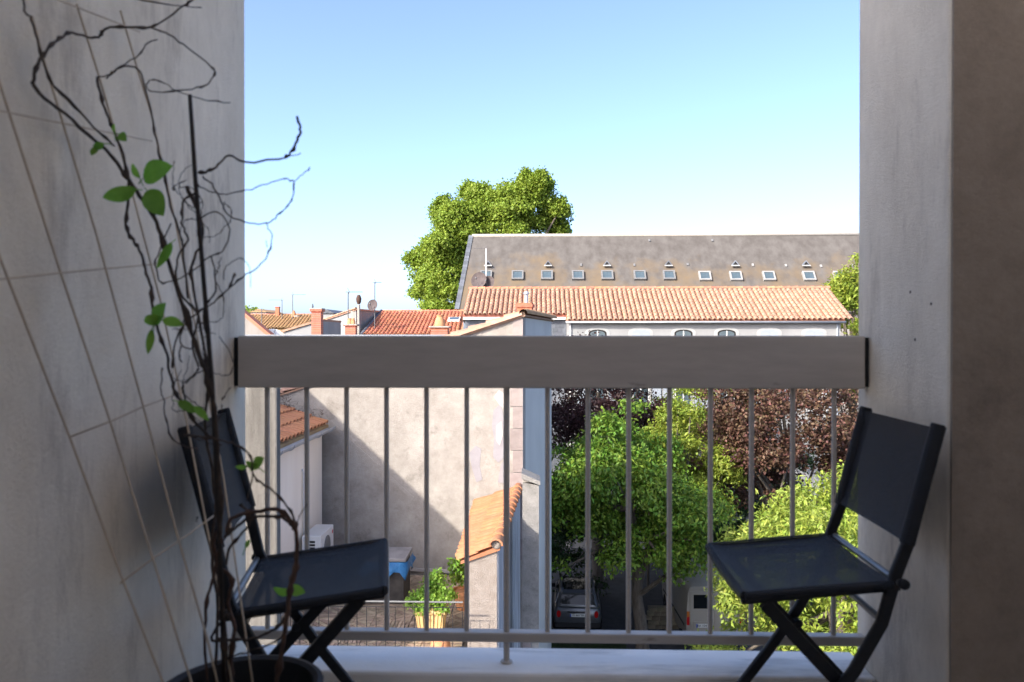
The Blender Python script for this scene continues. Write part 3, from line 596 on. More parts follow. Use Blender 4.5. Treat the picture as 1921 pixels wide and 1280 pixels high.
# garden wall with tile coping
gw = thing('garden_wall', (-.7, 12.7, 0), 'thick plastered boundary wall topped with bright orange clay tiles', 'wall')
n0, n1 = aty(877, 1100, 10.7), aty(935, 1100, 10.7); f0, f1 = aty(905, 950, 14.75), aty(976, 950, 14.75)
MB().hexa([(n0.x, 10.7, 0), (n1.x - .02, 10.7, 0), (f1.x - .02, 14.75, 0), (f0.x, 14.75, 0)], [(n0.x, 10.7, 7.44), (n1.x - .02, 10.7, 7.62), (f1.x - .02, 14.75, 7.62), (f0.x, 14.75, 7.44)]).build('wall_core', PINKP, gw)
MB().hexa([(n1.x - .019, 10.72, 0), (n1.x, 10.72, 0), (f1.x, 14.75, 0), (f1.x - .019, 14.75, 0)], [(n1.x - .019, 10.72, 7.6), (n1.x, 10.72, 7.6), (f1.x, 14.75, 7.6), (f1.x - .019, 14.75, 7.6)]).build('stained_side', DRIP, gw)
tile_roof(gw, (n1.x - .02, 10.66, 7.66), (f1.x - .02, 14.72, 7.66), (n0.x - .10, 10.66, 7.44), (f0.x - .10, 14.72, 7.44), .205, 2, TILEO, lift=.005)
MB().hexa([(n0.x - .09, 10.67, 7.41), (n1.x + .02, 10.67, 7.60), (f1.x + .02, 14.74, 7.60), (f0.x - .09, 14.74, 7.41)], [(n0.x - .09, 10.67, 7.445), (n1.x + .02, 10.67, 7.655), (f1.x + .02, 14.74, 7.655), (f0.x - .09, 14.74, 7.445)]).build('coping_bed', TILEO, gw)
ridge_row(gw, (f1.x - .03, 14.72, 7.68), (n1.x - .03, 10.62, 7.68), .33, .095, TILEO)
MB().lathe([(.06, -.05), (.062, 0), (.04, .012)], (n1.x - .03, 10.66, 7.68), 12, (0, -1, 0)).build('end_mortar', PINKP, gw)
# mossy wall end
mw = thing('mossy_wall', (-.1, 13, 0), 'grey mossy concrete garden wall end with slanted cap and stone base', 'wall')
m0, m1 = aty(980, 1000, 12.5), aty(1011, 1000, 12.5)
MB().box(m0.x, m1.x, 12.5, 12.95, 5.75, 8.18).build('wall_core', MOSSC, mw)
MB().hexa([(m0.x - .015, 12.46, 8.24), (m1.x + .02, 12.46, 8.14), (m1.x + .02, 12.97, 8.14), (m0.x - .015, 12.97, 8.24)], [(m0.x - .015, 12.46, 8.33), (m1.x + .02, 12.46, 8.20), (m1.x + .02, 12.97, 8.20), (m0.x - .015, 12.97, 8.33)]).build('cap', MOSSC, mw)
MB().hexa([(m0.x, 12.5, 8.18), (m1.x, 12.5, 8.13), (m1.x, 12.95, 8.13), (m0.x, 12.95, 8.18)], [(m0.x, 12.5, 8.24), (m1.x, 12.5, 8.139), (m1.x, 12.95, 8.139), (m0.x, 12.95, 8.24)]).build('mortar_bed', MORTAR, mw)
for k in range(4):
    for s in range(2):
        wd = (m1.x - m0.x) * (.38 if (k + s) % 2 else .62); x0 = m0.x if s == 0 else m1.x - wd
        x0, x1 = (m0.x, m0.x + (m1.x - m0.x) * (.4 if k % 2 else .55)) if s == 0 else (m0.x + (m1.x - m0.x) * (.4 if k % 2 else .55) + .006, m1.x)
        MB().bbox(x0, x1, 12.48 + .008 * s, 12.96, 5.745 - (k + 1) * .36 + .006, 5.745 - k * .36, .008).build('base_stone', QUOIN if s == 0 else MORTAR, mw)
MB().box(m0.x + .02, m1.x - .02, 12.55, 12.93, 0, 4.3).build('footing', MOSSC, mw)

# things on the terrace
pl = thing('ribbed_planter', (-1.57, 11.8, DZ), 'ribbed yellow tapered planter holding a bushy lime green plant', 'planter')
def planter_ring(h, z): return [(-1.57 + h * a, 11.8 + h * b, z) for a, b in ((-1, -1), (1, -1), (1, 1), (-1, 1))]
MB().hexa(planter_ring(.16, DZ), planter_ring(.215, DZ + .44)).build('body', PLANTERM, pl)
for s in range(4):
    for k in range(7):
        t = -.8 + 1.6 * k / 6; ax = [(1, 0), (0, 1), (-1, 0), (0, -1)][s]; nx = [(0, -1), (1, 0), (0, 1), (-1, 0)][s]
        lo = Vector((-1.57 + (ax[0] * t + nx[0]) * .162, 11.8 + (ax[1] * t + nx[1]) * .162, DZ + .03)); hi = Vector((-1.57 + (ax[0] * t + nx[0]) * .214, 11.8 + (ax[1] * t + nx[1]) * .214, DZ + .40))
        MB().tube([lo, hi], .011, 6).build('rib', PLANTERM, pl)
MB().hexa(planter_ring(.228, DZ + .405), planter_ring(.232, DZ + .455)).build('rim', PLANTERM, pl)
sb = thing('storage_box', (-2.6, 13.6, DZ), 'dark storage box with worn lid and blue tarp hanging out', 'box')
MB().bbox(-3.3, -2.22, 13.2, 13.85, DZ, DZ + .70, .01).build('body', BOXB, sb)
MB().bbox(-3.34, -2.18, 13.16, 13.89, DZ + .715, DZ + .775, .01).build('lid', BOXL, sb)
tp = MB(); vs = []; rt = random.Random(4)
for k in range(15):
    if k < 9: x, y = -3.0 + .82 * k / 8, 13.165
    else: x, y = -2.175, 13.165 + .62 * (k - 8) / 6
    ox, oy = (0, -1) if k < 9 else (1, 0); dep = .20 + .08 * math.sin(k * 1.7) + rt.uniform(-.03, .03)
    for j in range(5):
        t = j / 4; b = .016 + .035 * math.sin(k * 2.1 + j) * t + .02 * t; vs.append((x + ox * b, y + oy * b, DZ + .712 - dep * t))
tp.add(vs, [(i * 5 + j, i * 5 + 5 + j, i * 5 + 6 + j, i * 5 + 1 + j) for i in range(14) for j in range(4)]); tp.build('tarp', TARP, sb, smooth=True, fixn=False)
ac = thing('air_conditioner', (-3.86, 13.9, 6.45), 'white outdoor air conditioning unit fixed to the cream wall', 'air conditioner')
MB().bbox(-4.03, -3.70, 13.5, 14.36, 6.5, 7.05, .015).build('casing', ACW, ac)
for k in range(7): MB().box(-3.96, -3.80, 13.496, 13.502, 6.60 + k * .055, 6.635 + k * .055).build('louvre', DARKIN, ac)
MB().box(-3.702, -3.694, 13.60, 14.2, 6.56, 6.98).build('fan_grille', FRAMEW, ac)
MB().lathe([(.20, 0), (.20, .012), (.16, .014)], (-3.694, 13.88, 6.77), 24, (1, 0, 0)).build('fan_ring', FRAMEG, ac)
MB().lathe([(.035, 0), (.035, .003)], (-3.70, 14.28, 6.94), 12, (1, 0, 0)).build('badge', REDL, ac)
for y in (13.62, 14.24): MB().box(-4.10, -3.75, y - .02, y + .02, 6.46, 6.499).build('bracket', FRAMEG, ac)
tpot = thing('terracotta_pot', (-1.19, 13.0, DZ), 'round terracotta pot with a leafy green plant behind the garden wall', 'pot')
MB().lathe([(.12, 0), (.19, .26), (.21, .265), (.215, .32), (.19, .322), (.18, .28)], (-1.19, 13.0, DZ), 24).build('pot_wall', CLAYP, tpot, smooth=40)
sp = MB().lathe([(.05, 0), (.12, .02), (.15, .12), (.13, .22), (.09, .27), (.03, .29)], aty(826, 1215, 11.05).to_tuple()[:2] + (DZ,), 20).build('upturned_pot', CLAYP, smooth=40)
tag(sp, 'small rounded terracotta pot on the sunlit terrace edge', 'pot')

# ------------------------------------------------------------------ foliage
def leaves(name, nodes, normals, per, ln, wd, m, parent, seed, droop=.3, spread=.6):
    """nodes: Nx3 twig ends; each carries `per` folded diamond leaves"""
    g = np.random.default_rng(seed); N = len(nodes) * per
    c = np.repeat(nodes, per, 0) + g.normal(0, ln * spread, (N, 3)); out = np.repeat(normals, per, 0)
    d = out * .7 + g.normal(0, .75, (N, 3)); d[:, 2] -= droop; d /= np.linalg.norm(d, axis=1)[:, None]
    up = out * .6 + g.normal(0, .45, (N, 3)); up[:, 2] += .55
    s = np.cross(d, up); s /= np.linalg.norm(s, axis=1)[:, None] + 1e-9; nr = np.cross(s, d)
    L = (ln * g.uniform(.5, 1.4, N))[:, None]; Wd = (wd * g.uniform(.7, 1.2, N))[:, None]
    v = np.empty((N, 4, 3)); v[:, 0] = c - d * L * .5; v[:, 1] = c - s * Wd * .5 + nr * Wd * .18; v[:, 2] = c + d * L * .5 - nr * L * .08; v[:, 3] = c + s * Wd * .5 + nr * Wd * .18
    o = v.reshape(-1, 3).mean(0); vv = (v.reshape(-1, 3) - o).astype(np.float32)
    me = bpy.data.meshes.new(name); me.vertices.add(N * 4); me.vertices.foreach_set('co', vv.ravel())
    tri = (np.arange(N)[:, None] * 4 + np.array([0, 1, 2, 0, 2, 3])[None, :]).ravel().astype(np.int32)
    me.loops.add(N * 6); me.loops.foreach_set('vertex_index', tri); me.polygons.add(N * 2)
    me.polygons.foreach_set('loop_start', np.arange(0, N * 6, 3, dtype=np.int32)); me.polygons.foreach_set('loop_total', np.full(N * 2, 3, dtype=np.int32))
    me.materials.append(m); me.update(calc_edges=True)
    return link(name, me, Matrix.Translation(Vector(o)), parent)
def clump_nodes(clumps, n, seed, shell=.55):
    g = np.random.default_rng(seed); cl = np.array(clumps, float); wgt = cl[:, 3] ** 2; wgt /= wgt.sum(); k = g.choice(len(cl), n, p=wgt)
    d = g.normal(0, 1, (n, 3)); d /= np.linalg.norm(d, axis=1)[:, None]; d[:, 2] = np.where(d[:, 2] < -.3, -d[:, 2] * .6, d[:, 2]); d /= np.linalg.norm(d, axis=1)[:, None]
    r = (shell + (1 - shell) * g.random(n) ** .6) * (1 + .13 * g.normal(0, 1, n)); ctr = cl[k]
    return ctr[:, :3] + d * (r * ctr[:, 3])[:, None] * np.array([1, 1, .85]), d
def crown_clumps(c, rad, n, cr, seed, flat=1.0):
    g = np.random.default_rng(seed); out = []
    while len(out) < n:
        d = g.normal(0, 1, 3); d /= np.linalg.norm(d); 
        if d[2] < -.75: continue
        t = g.uniform(.35, .92) ** .6 if len(out) % 4 else g.uniform(.92, 1.18); out.append((c[0] + d[0] * rad[0] * t, c[1] + d[1] * rad[1] * t, c[2] + d[2] * rad[2] * t, cr * (g.uniform(.6, 1.35) if len(out) % 4 else g.uniform(.3, .6))))
    return out
def tree(name, label, base, c, rad, nclump, cr, nnode, per, ln, wd, m, seed, trunk=.2, cat='tree', extra=(), group=None, droop=.3):
    t = thing(name, base, label, cat, group); cl = crown_clumps(c, rad, nclump, cr, seed) + list(extra)
    nd, nr = clump_nodes(cl, nnode, seed + 1); leaves('crown', nd, nr, per, ln, wd, m, t, seed + 2, droop)
    rr = random.Random(seed); b = Vector(base); top = Vector((c[0], c[1], c[2] + rad[2] * .3)); m_ = MB()
    pts = [b.lerp(top, k / 6) + Vector((rr.uniform(-.08, .08), rr.uniform(-.08, .08), 0)) * (k > 0) for k in range(7)]
    m_.tube([b - Vector((0, 0, .1))] + pts, [trunk * 1.35] + [trunk * (1.1 - .13 * k) for k in range(7)], 12).build('trunk', BARK, t, smooth=50)
    for k, q in enumerate(cl[::max(1, len(cl) // 14)]):
        a = pts[2 + k % 4]; e = Vector(q[:3]); mid = a.lerp(e, .5) + Vector((rr.uniform(-.2, .2), rr.uniform(-.2, .2), rr.uniform(-.05, .3)))
        MB().tube([a, mid, e], [trunk * .42, trunk * .25, trunk * .08], 7).build('limb', BARK, t, smooth=50)
    return t
# plane tree behind the slate roof, lobes placed by eye
pc = []
for px, py, r_ in ((1000, 392, 62), (1015, 345, 22), (960, 380, 50), (905, 400, 50), (880, 365, 22), (860, 430, 55), (835, 400, 30), (1030, 430, 40), (940, 440, 60), (830, 470, 48), (800, 500, 38), (840, 520, 50), (800, 550, 32), (845, 560, 34), (880, 500, 45), (1045, 460, 26), (820, 580, 26), (785, 480, 18), (1050, 395, 18), (985, 338, 18), (930, 375, 20)):
    q = aty(px, py, 76 + random.Random(px).uniform(-2, 2)); r_ = r_ * 76 / FPX; pc.append((q.x, q.y, q.z, r_ * .84)); rq = random.Random(py)
    for k in range(7):
        d = Vector((rq.gauss(0, 1), -abs(rq.gauss(0, .7)), rq.gauss(.1, 1))).normalized() * r_ * rq.uniform(.55, .80); pc.append((q.x + d.x, q.y + d.y, q.z + d.z, r_ * rq.uniform(.28, .5)))
t = thing('plane_tree', (-4.5, 76, 0), 'huge broad green plane tree rising behind the slate roof', 'tree')
nd, nr = clump_nodes(pc, 34000, 11, .62); leaves('crown', nd, nr, 3, .27, .22, L_PLANE, t, 12, .25, .7)
tk = MB(); tk.tube([(-4.5, 76, -.1), (-4.4, 76, 6), (-4.6, 76, 12), (-4.2, 76, 18)], [.7, .6, .5, .3], 14).build('trunk', BARK, t, smooth=50)
for q in pc[::16]: MB().tube([(-4.5, 76, 9), ((q[0] - 4.5) / 2, 76, (q[2] + 9) / 2 + 1), q[:3]], [.3, .2, .05], 7).build('limb', BARK, t, smooth=50)
GT = 'courtyard trees'
tree('ash_maple_tree', 'fresh green maple with drooping leaves over the parked cars', (3.45, 26, 0), (3.0, 26, 5.0), (2.6, 2.3, 2.8), 60, .85, 9500, 4, .17, .085, L_MAPLE, 21, .22, group=GT, droop=.75)
tree('copper_beech_tree', 'dark purple leaved tree in deep shade behind the green maple', (2.6, 34, 0), (2.6, 34, 7.2), (2.9, 2.4, 2.75), 40, .9, 7000, 3, .15, .10, L_DARKP, 31, .25, group=GT)
tree('yellow_green_tree', 'airy yellow green tree in front of the shuttered windows', (7.9, 35, 0), (7.6, 35, 6.4), (2.5, 1.8, 3.7), 46, .70, 6500, 3, .15, .09, L_YELL, 41, .15, group=GT)
tree('purple_plum_tree', 'reddish bronze leaved plum tree in full sun', (9.6, 30, 0), (9.4, 30, 6.2), (3.5, 2.6, 3.2), 64, .85, 11000, 3, .14, .10, L_PLUM, 51, .25, group=GT)
tree('golden_leaved_tree', 'bright golden green tree crowding close below the balcony', (7.3, 19.6, 0), (7.4, 19.4, 3.7), (3.1, 2.4, 3.1), 60, .72, 10500, 4, .15, .065, L_GOLD, 61, .2, group=GT, droop=.7, extra=[(4.3, 19, 2.6, .7), (4.0, 18.6, 3.1, .45), (4.9, 18.8, 4.0, .6)])
tree('lime_green_tree', 'lime green sunlit tree between the green maple and the plum', (5.3, 28.8, 0), (5.2, 28.6, 5.7), (2.0, 1.5, 2.6), 44, .62, 6000, 4, .16, .08, L_YELL, 66, .14, group=GT, droop=.6)
tree('slim_green_tree', 'slim light green tree past the end of the white house', (18.4, 47, 0), (18.4, 47, 9.6), (1.7, 1.7, 4.9), 40, .8, 5200, 3, .24, .13, L_YELL, 71, .2, group=GT)
for k, (x, y, z) in enumerate(((.9, 31.5, 3.6), (4.6, 33, 5.6), (7.2, 33, 5.0), (10.5, 35.5, 5.0), (13.6, 33.0, 3.2), (12.2, 26.0, 2.6), (10.2, 22.5, 2.0))):
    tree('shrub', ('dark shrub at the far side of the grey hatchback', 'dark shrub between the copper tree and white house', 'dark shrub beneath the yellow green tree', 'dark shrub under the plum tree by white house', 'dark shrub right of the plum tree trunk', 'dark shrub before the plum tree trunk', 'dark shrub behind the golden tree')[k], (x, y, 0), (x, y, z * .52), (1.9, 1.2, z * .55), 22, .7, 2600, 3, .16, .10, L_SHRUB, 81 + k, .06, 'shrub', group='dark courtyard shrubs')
# plants in the pots
nd, nr = clump_nodes([(-1.57, 11.8, 6.62, .22), (-1.78, 11.75, 6.52, .17), (-1.38, 11.75, 6.60, .19), (-1.55, 11.9, 6.80, .15), (-1.70, 11.62, 6.45, .12), (-1.42, 11.66, 6.44, .12)], 620, 91, .5)
leaves('foliage', nd, nr, 3, .055, .045, L_POT, pl, 92, .3, .5)
for k in range(6): MB().tube([(-1.57, 11.8, DZ + .42), (-1.57 + .1 * math.cos(k), 11.8 + .1 * math.sin(k), 6.6)], .006, 5).build('stalk', STEMB, pl)
nd, nr = clump_nodes([(-1.19, 13, 6.5, .2), (-1.25, 12.9, 6.7, .16)], 220, 95, .4); leaves('foliage', nd, nr, 3, .08, .05, L_MAPLE, tpot, 96)
g = np.random.default_rng(7); nd = np.column_stack([g.uniform(.1, 3, 2600), g.uniform(20, 27.2, 2600), np.full(2600, .04)]); nrm = np.tile([0, 0, 1.0], (2600, 1))
o = leaves('grass', nd, nrm, 2, .10, .012, GRASS, None, 98, -.5); tag(o, 'short dark grass in front of the grey car', 'grass', kind='stuff')

# ------------------------------------------------------------------ house D: long house with canal tile roof
hd = thing('long_white_house', (6, 41, 0), 'long white house with pale terracotta tile roof and arched windows', 'house')
RY, EY, EL = 43.0, 38.9, 39.6
rl0, rr0 = aty(880, 543, RY), aty(1555, 544, RY); zr_ = (rl0.z + rr0.z) / 2; rl0.z = rr0.z = zr_
ez = aty(1100, 601, EY).z; el1, er1 = aty(1062, 601, EY), aty(1586, 602, EY); el1.z = er1.z = ez
lz = aty(900, 590, EL).z; l0, l1 = aty(868, 590, EL), aty(1062, 590, EL); l0.z = l1.z = lz
mid = rl0.lerp(rr0, (l1.x - l0.x + .2) / (rr0.x - rl0.x)); mid = Vector((el1.x + .05, RY, zr_))
def slab(a, b, c, d, th, name, m, parent): return MB().hexa([a - Z * th, b - Z * th, c - Z * th, d - Z * th], [a, b, c, d]).build(name, m, parent)
slab(l0, l1, mid, rl0, .12, 'roof_slope', TILER, hd); slab(el1, er1, rr0, mid + Vector((.02, 0, 0)), .12, 'roof_slope', TILER, hd)
tile_roof(hd, rl0, mid, l0 - Vector((0, .08, .035)), l1 - Vector((0, .08, .035)), .245, 9, TILE)
tile_roof(hd, mid, rr0, el1 - Vector((0, .08, .035)), er1 - Vector((0, .08, .035)), .245, 11, TILE)
ridge_row(hd, rl0 + Z * .06, rr0 + Z * .06, .42, .12, TILER)
slab(rl0 + Vector((0, .05, 0)), rr0 + Vector((0, .05, 0)), rr0 + Vector((0, 4, -1.6)), rl0 + Vector((0, 4, -1.6)), .1, 'rear_slope', TILE, hd)
WY = EY + .28
MB().hexa([(el1.x + .05, WY, 0), (er1.x - .12, WY, 0), (rr0.x - .3, RY + 4, 0), (el1.x + .05, RY + 4, 0)], [(el1.x + .05, WY, ez - .13), (er1.x - .12, WY, ez - .13), (rr0.x - .3, RY + 4, ez - .13), (el1.x + .05, RY + 4, ez - .13)]).build('wall', WHITEW, hd)
MB().box(l0.x + .1, el1.x + .04, EL + .3, RY + 4, 0, lz - .13).build('slate_hung_wall', SLATE, hd)
MB().box(l0.x + .02, l1.x - .02, EL + .02, EL + .29, lz - .26, lz - .13).build('fascia', FRAMEW, hd)
for i in range(8):                                       # courses of slate cladding, joints recessed
    z0 = lz - .30 - i * .2
    for j in range(24):
        x0 = l0.x + .12 + j * .21 + (.1 if i % 2 else 0)
        if x0 + .2 < el1.x: MB().box(x0, x0 + .2, EL + .278 + .006 * ((i + j) % 2), EL + .299, z0 - .19, z0).build('slate', SLATE, hd)
MB().tube([(el1.x - .02, EY - .02, ez - .09), (er1.x + .02, EY - .02, ez - .09)], .06, 8).build('gutter', ZINC, hd, smooth=True)
for x in (el1.x + .22, er1.x - .30): MB().tube([(x, WY - .05, 0), (x, WY - .05, ez - .15)], .045, 8).build('downpipe', FRAMEW if x < 5 else SHUT, hd, smooth=True)
def arch(cx, w2, z0, z1, rise_, y, th):
    pts = [(cx - w2, y, z0), (cx + w2, y, z0)] + [(cx + w2 * math.cos(t), y, z1 - rise_ + rise_ * math.sin(t)) for t in np.linspace(0, math.pi, 11)]
    return MB().prism(pts, (0, th, 0))
for k, px in enumerate((1121, 1202, 1282, 1363, 1443, 1527)):
    cx = aty(px, 640, WY).x; zt = aty(px, 618, WY).z + .02
    wn = arch(cx, .60, zt - 1.35, zt + .07, .24, WY - .025, .03).build('window_surround', LIMEW, hd)
    if k in (0, 2, 3):
        arch(cx, .44, zt - 1.25, zt - .03, .17, WY - .032, .02).build('opening', DARKIN, wn); arch(cx, .36, zt - 1.2, zt - .10, .14, WY - .036, .01).build('pane', GLASS, wn); MB().box(cx - .025, cx + .025, WY - .05, WY - .037, zt - 1.2, zt - .10).build('frame_bar', FRAMEW, wn); MB().box(cx - .36, cx + .36, WY - .048, WY - .038, zt - .42, zt - .37).build('frame_bar', FRAMEW, wn)
    else:
        for s in (-1, 1): MB().box(cx + (0.01 if s > 0 else -.44), cx + (.44 if s > 0 else -.01), WY - .045, WY - .026, zt - 1.25, zt - .18).build('shutter', SHUT, wn)
        arch(cx, .44, zt - .175, zt - .03, .14, WY - .04, .012).build('shutter_head', SHUT, wn)
    z1, z0 = 8.95, 6.92                                   # floor below: tall window with open louvred shutters
    w2 = MB().box(cx - .52, cx + .52, WY - .03, WY + .01, z0 - .08, z1 + .1).build('window', LIMEW, hd)
    MB().box(cx - .42, cx + .42, WY - .036, WY - .029, z0, z1).build('pane', GLASS, w2)
    for xx in (cx - .42, cx - .03, cx + .36): MB().box(xx, xx + .06, WY - .05, WY - .037, z0, z1).build('frame_bar', FRAMEW, w2)
    MB().box(cx - .6, cx + .6, WY - .12, WY - .031, z0 - .16, z0 - .081).build('sill', LIMEW, w2)
    for s in (-1, 1):
        x0 = cx + s * .77; sh = MB().box(x0 - .22, x0 + .22, WY - .06, WY - .031, z0, z1).build('shutter', SHUT, w2)
# two dishes and an aerial by its left gable
def dish(parent, c, r, ax, m, name='reflector', hub=True):
    ax = Vector(ax).normalized(); prof = [(r * t, .28 * r * t * t) for t in (.08, .3, .5, .7, .85, 1.0)]
    v = MB().lathe(prof + [(r * .985, .28 * r - .012)] + [(r * t, .28 * r * t * t - .012) for t in (.7, .4, .08)], c, 28, ax).build(name, m, parent, smooth=60)
    if hub:
        c = Vector(c); s = ax.orthogonal(); MB().tube([c - Z * r * .9 + ax * .1, c + ax * r * 1.0], .012, 6).build('feed_arm', MAST, parent); MB().lathe([(.03, 0), (.045, .03), (.045, .1), (.02, .11)], c + ax * r * .95, 10, ax).build('feed_horn', MAST, parent)
    return v
def yagi(parent, p, ln, right=True, n=9, el=.16):
    p = Vector(p); s = 1 if right else -1; MB().tube([p - Vector((s * .1, 0, 0)), p + Vector((s * ln, 0, 0))], .012, 6).build('boom', MAST, parent)
    for i in range(n): q = p + Vector((s * ln * (i + .6) / n, 0, 0)); MB().tube([q - Vector((0, el, .0)), q + Vector((0, el, 0))], .006, 5).build('element', MAST, parent)
    for a in (-1, 1): MB().tube([p + Vector((s * .06, 0, 0)), p + Vector((-s * .02, 0, a * .16))], .01, 5).build('reflector', MAST, parent)
for px, py, r_, lab in ((900, 527, .47, 'larger brown satellite dish at the left end of the long tiled roof'), (917, 531, .38, 'smaller brown satellite dish at the left end of the long tiled roof')):
    q = aty(px, py, 44.3); d = thing('satellite_dish', (q.x, q.y, q.z - .9), lab, 'satellite dish', 'dishes behind the long roof'); dish(d, q, r_, (-.35, -.9, .25), DISH)
    MB().tube([(q.x, q.y + .15, q.z - 1.6), (q.x, q.y + .12, q.z + .1)], .025, 8).build('mast', MAST, d)
q = aty(912, 540, 44.6); an = thing('tv_aerial', (q.x, q.y, q.z - 1), 'thin white aerial mast beside the two brown dishes', 'aerial', 'roof aerials')
MB().tube([(q.x, q.y, q.z - 1), (q.x, q.y, aty(912, 466, 44.6).z)], .03, 6).build('mast', FRAMEW, an); yagi(an, aty(912, 466, 44.6), .7, False, 5); yagi(an, aty(914, 505, 44.6), .5, True, 4)

# ------------------------------------------------------------------ house E: great slate roof
he = thing('slate_roofed_building', (8, 64, 0), 'huge slate roofed building stained with ochre lichen and lined with skylights', 'building')
TY, BY = 62.0, 57.2
t0, t1 = aty(886, 443, TY), aty(1900, 444, TY); t1.z = t0.z; sl_ = 1.22; bz = t0.z - (TY - BY) * sl_
b0, b1 = Vector((t0.x - .62, BY, bz)), Vector((t1.x + 1, BY, bz))
slab(b0, b1, t1, t0, .25, 'roof_slope', SLATER, he)
slab(t0 + Vector((0, .02, 0)), t1 + Vector((0, .02, 0)), Vector((t1.x, TY + 5, bz)), Vector((t0.x, TY + 5, bz)), .25, 'rear_slope', SLATER, he)
MB().box(b0.x + .5, b1.x, BY + .3, TY + 4.8, 0, bz - .1).build('wall', GREYW, he)
MB().prism([(b0.x + .55, BY + .32, bz - .1), (b0.x + .55, TY + 4.7, bz - .1), (t0.x + .25, TY, t0.z - .4)], (.3, 0, 0)).build('gable', GREYW, he)
MB().tube([t0 + Z * .02, t1 + Z * .02], .13, 8).build('ridge_cap', MORTAR, he, smooth=True)
e_n = Vector((0, -sl_, 1)).normalized() if False else Vector((0, -sl_ / math.hypot(1, sl_), 1 / math.hypot(1, sl_))); e_d = Vector((0, -1, -sl_)).normalized()
vd = (b0 - t0)
for i in range(24):                                      # slates of the verge
    p = t0 + vd * ((i + .5) / 24); MB().obox(p + Vector((-.10, 0, 0)) + e_n * .04, (1, 0, 0), vd.normalized(), e_n, .17, vd.length / 48 + .02, .03).build('verge_slate', SLATE, he)
def onE(px, py):
    r = ray(px, py); t = (t0 - CAM).dot(e_n) / r.dot(e_n); return CAM + r * t
for px in (912, 971, 1026, 1084, 1139, 1200, 1255, 1322, 1380, 1442, 1517, 1575):
    c = onE(px, 518.5 + (px > 1300) * 1.5); X = Vector((1, 0, 0)); fm = FRAMEG if px < 1290 else FRAMEL
    k = MB().obox(c + e_n * .06, X, e_d, e_n, .44, .44, .09).build('skylight', fm, he)
    MB().obox(c + e_n * .155, X, e_d, e_n, .33, .33, .006).build('pane', GLASS, k)
    for s in (-1, 1):
        MB().obox(c + e_n * .17 + X * s * .385, X, e_d, e_n, .055, .44, .03).build('frame_bar', fm, k); MB().obox(c + e_n * .17 + e_d * s * .385, X, e_d, e_n, .33, .055, .03).build('frame_bar', fm, k)
for px in (916, 1028, 1138, 1253, 1378, 1510):
    c = onE(px, 498); v = [c + Vector((-.28, 0, 0)), c + Vector((.28, 0, 0)), c + Vector((0, 0, .42))]
    v[2] = onE(px, 490) + Vector((0, -.1, 0)); k = MB().prism([v[0] - Vector((0, .30, 0)) + e_d * .0, v[1] - Vector((0, .30, 0)), v[2] - Vector((0, .25, -.02))], (0, .6, 0)).build('roof_vent', SLATE, he)
    MB().prism([c + Vector((-.17, -.315, .03)), c + Vector((.17, -.315, .03)), c + Vector((0, -.315, .26))], (0, .02, 0)).build('vent_mouth', DARKIN, k); MB().box(c.x - .3, c.x + .3, c.y - .40, c.y - .28, c.z - .09, c.z - .005).build('vent_sill', LIMEW, k)
for px, py in ((1290, 497), (1412, 498), (1474, 499), (1540, 500), (1598, 499), (1336, 452), (1218, 452), (1090, 498), (1190, 498)):
    c = onE(px, py); MB().obox(c + e_n * .04, (1, 0, 0), e_d, e_n, .07, .12, .04).build('roof_hook', FRAMEL if px > 1390 else FRAMEG, he)

# ------------------------------------------------------------------ houses left of centre, behind the stucco wall
hh = thing('flat_roofed_house', (-5, 27, 0), 'flat roofed house with grey parapet carrying brick chimneys', 'house')
MB().box(-11.5, -.9, 23, 31, 0, 10.33).build('wall', GREYW, hh)
MB().box(-11.6, -.8, 22.95, 23.3, 10.33, 10.50).build('parapet', ZINC, hh)
def chimney(px0, px1, pyt, Y, label, pots=(), m=BRICK, deep=.4):
    a, b = aty(px0, pyt, Y), aty(px1, pyt, Y); c = thing('brick_chimney', ((a.x + b.x) / 2, Y + deep / 2, 10.33), label, 'chimney', 'brick chimneys'); w_ = b.x - a.x
    hgt = a.z - 10.33; nb = max(3, int(hgt / .075))
    for i in range(nb):                                  # brick courses with recessed joints
        z0 = 10.33 + hgt * .9 * i / nb; z1 = 10.33 + hgt * .9 * (i + 1) / nb - .012
        MB().box(a.x + .03, b.x - .03, Y + .03, Y + deep - .03, z0, z1 + (.012 if i == nb - 1 else 0)).build('brick_course', BRICK, c)
    MB().box(a.x + .036, b.x - .036, Y + .036, Y + deep - .036, 10.33, 10.33 + hgt * .9).build('core', MORTAR, c)
    MB().bbox(a.x - .02, b.x + .02, Y - .02, Y + deep + .02, a.z - hgt * .1, a.z - .03, .01).build('corbel', BRICK, c); MB().bbox(a.x - .03, b.x + .03, Y - .03, Y + deep + .03, a.z - .03, a.z + .015, .01).build('cap', MORTAR, c)
    for dx, h_, r_ in pots: MB().lathe([(r_ * 1.1, 0), (r_ * 1.15, h_ * .1), (r_ * .95, h_ * .55), (r_ * .62, h_ * .85), (r_ * .72, h_)], (a.x + w_ * dx, Y + deep / 2, a.z + .012), 16).build('chimney_pot', CLAYP, c, smooth=40)
    return c
chimney(582, 603, 579, 29.6, 'tall plain red brick chimney with a mortar cap', ())
chimney(645, 668, 609, 27.0, 'short red brick chimney carrying two clay pots', ((.38, .2, .085), (.66, .2, .075)), deep=.36)
chimney(806, 841, 613, 25.5, 'wide low brick chimney with one rounded clay pot', ((.5, .36, .16),), deep=.5)
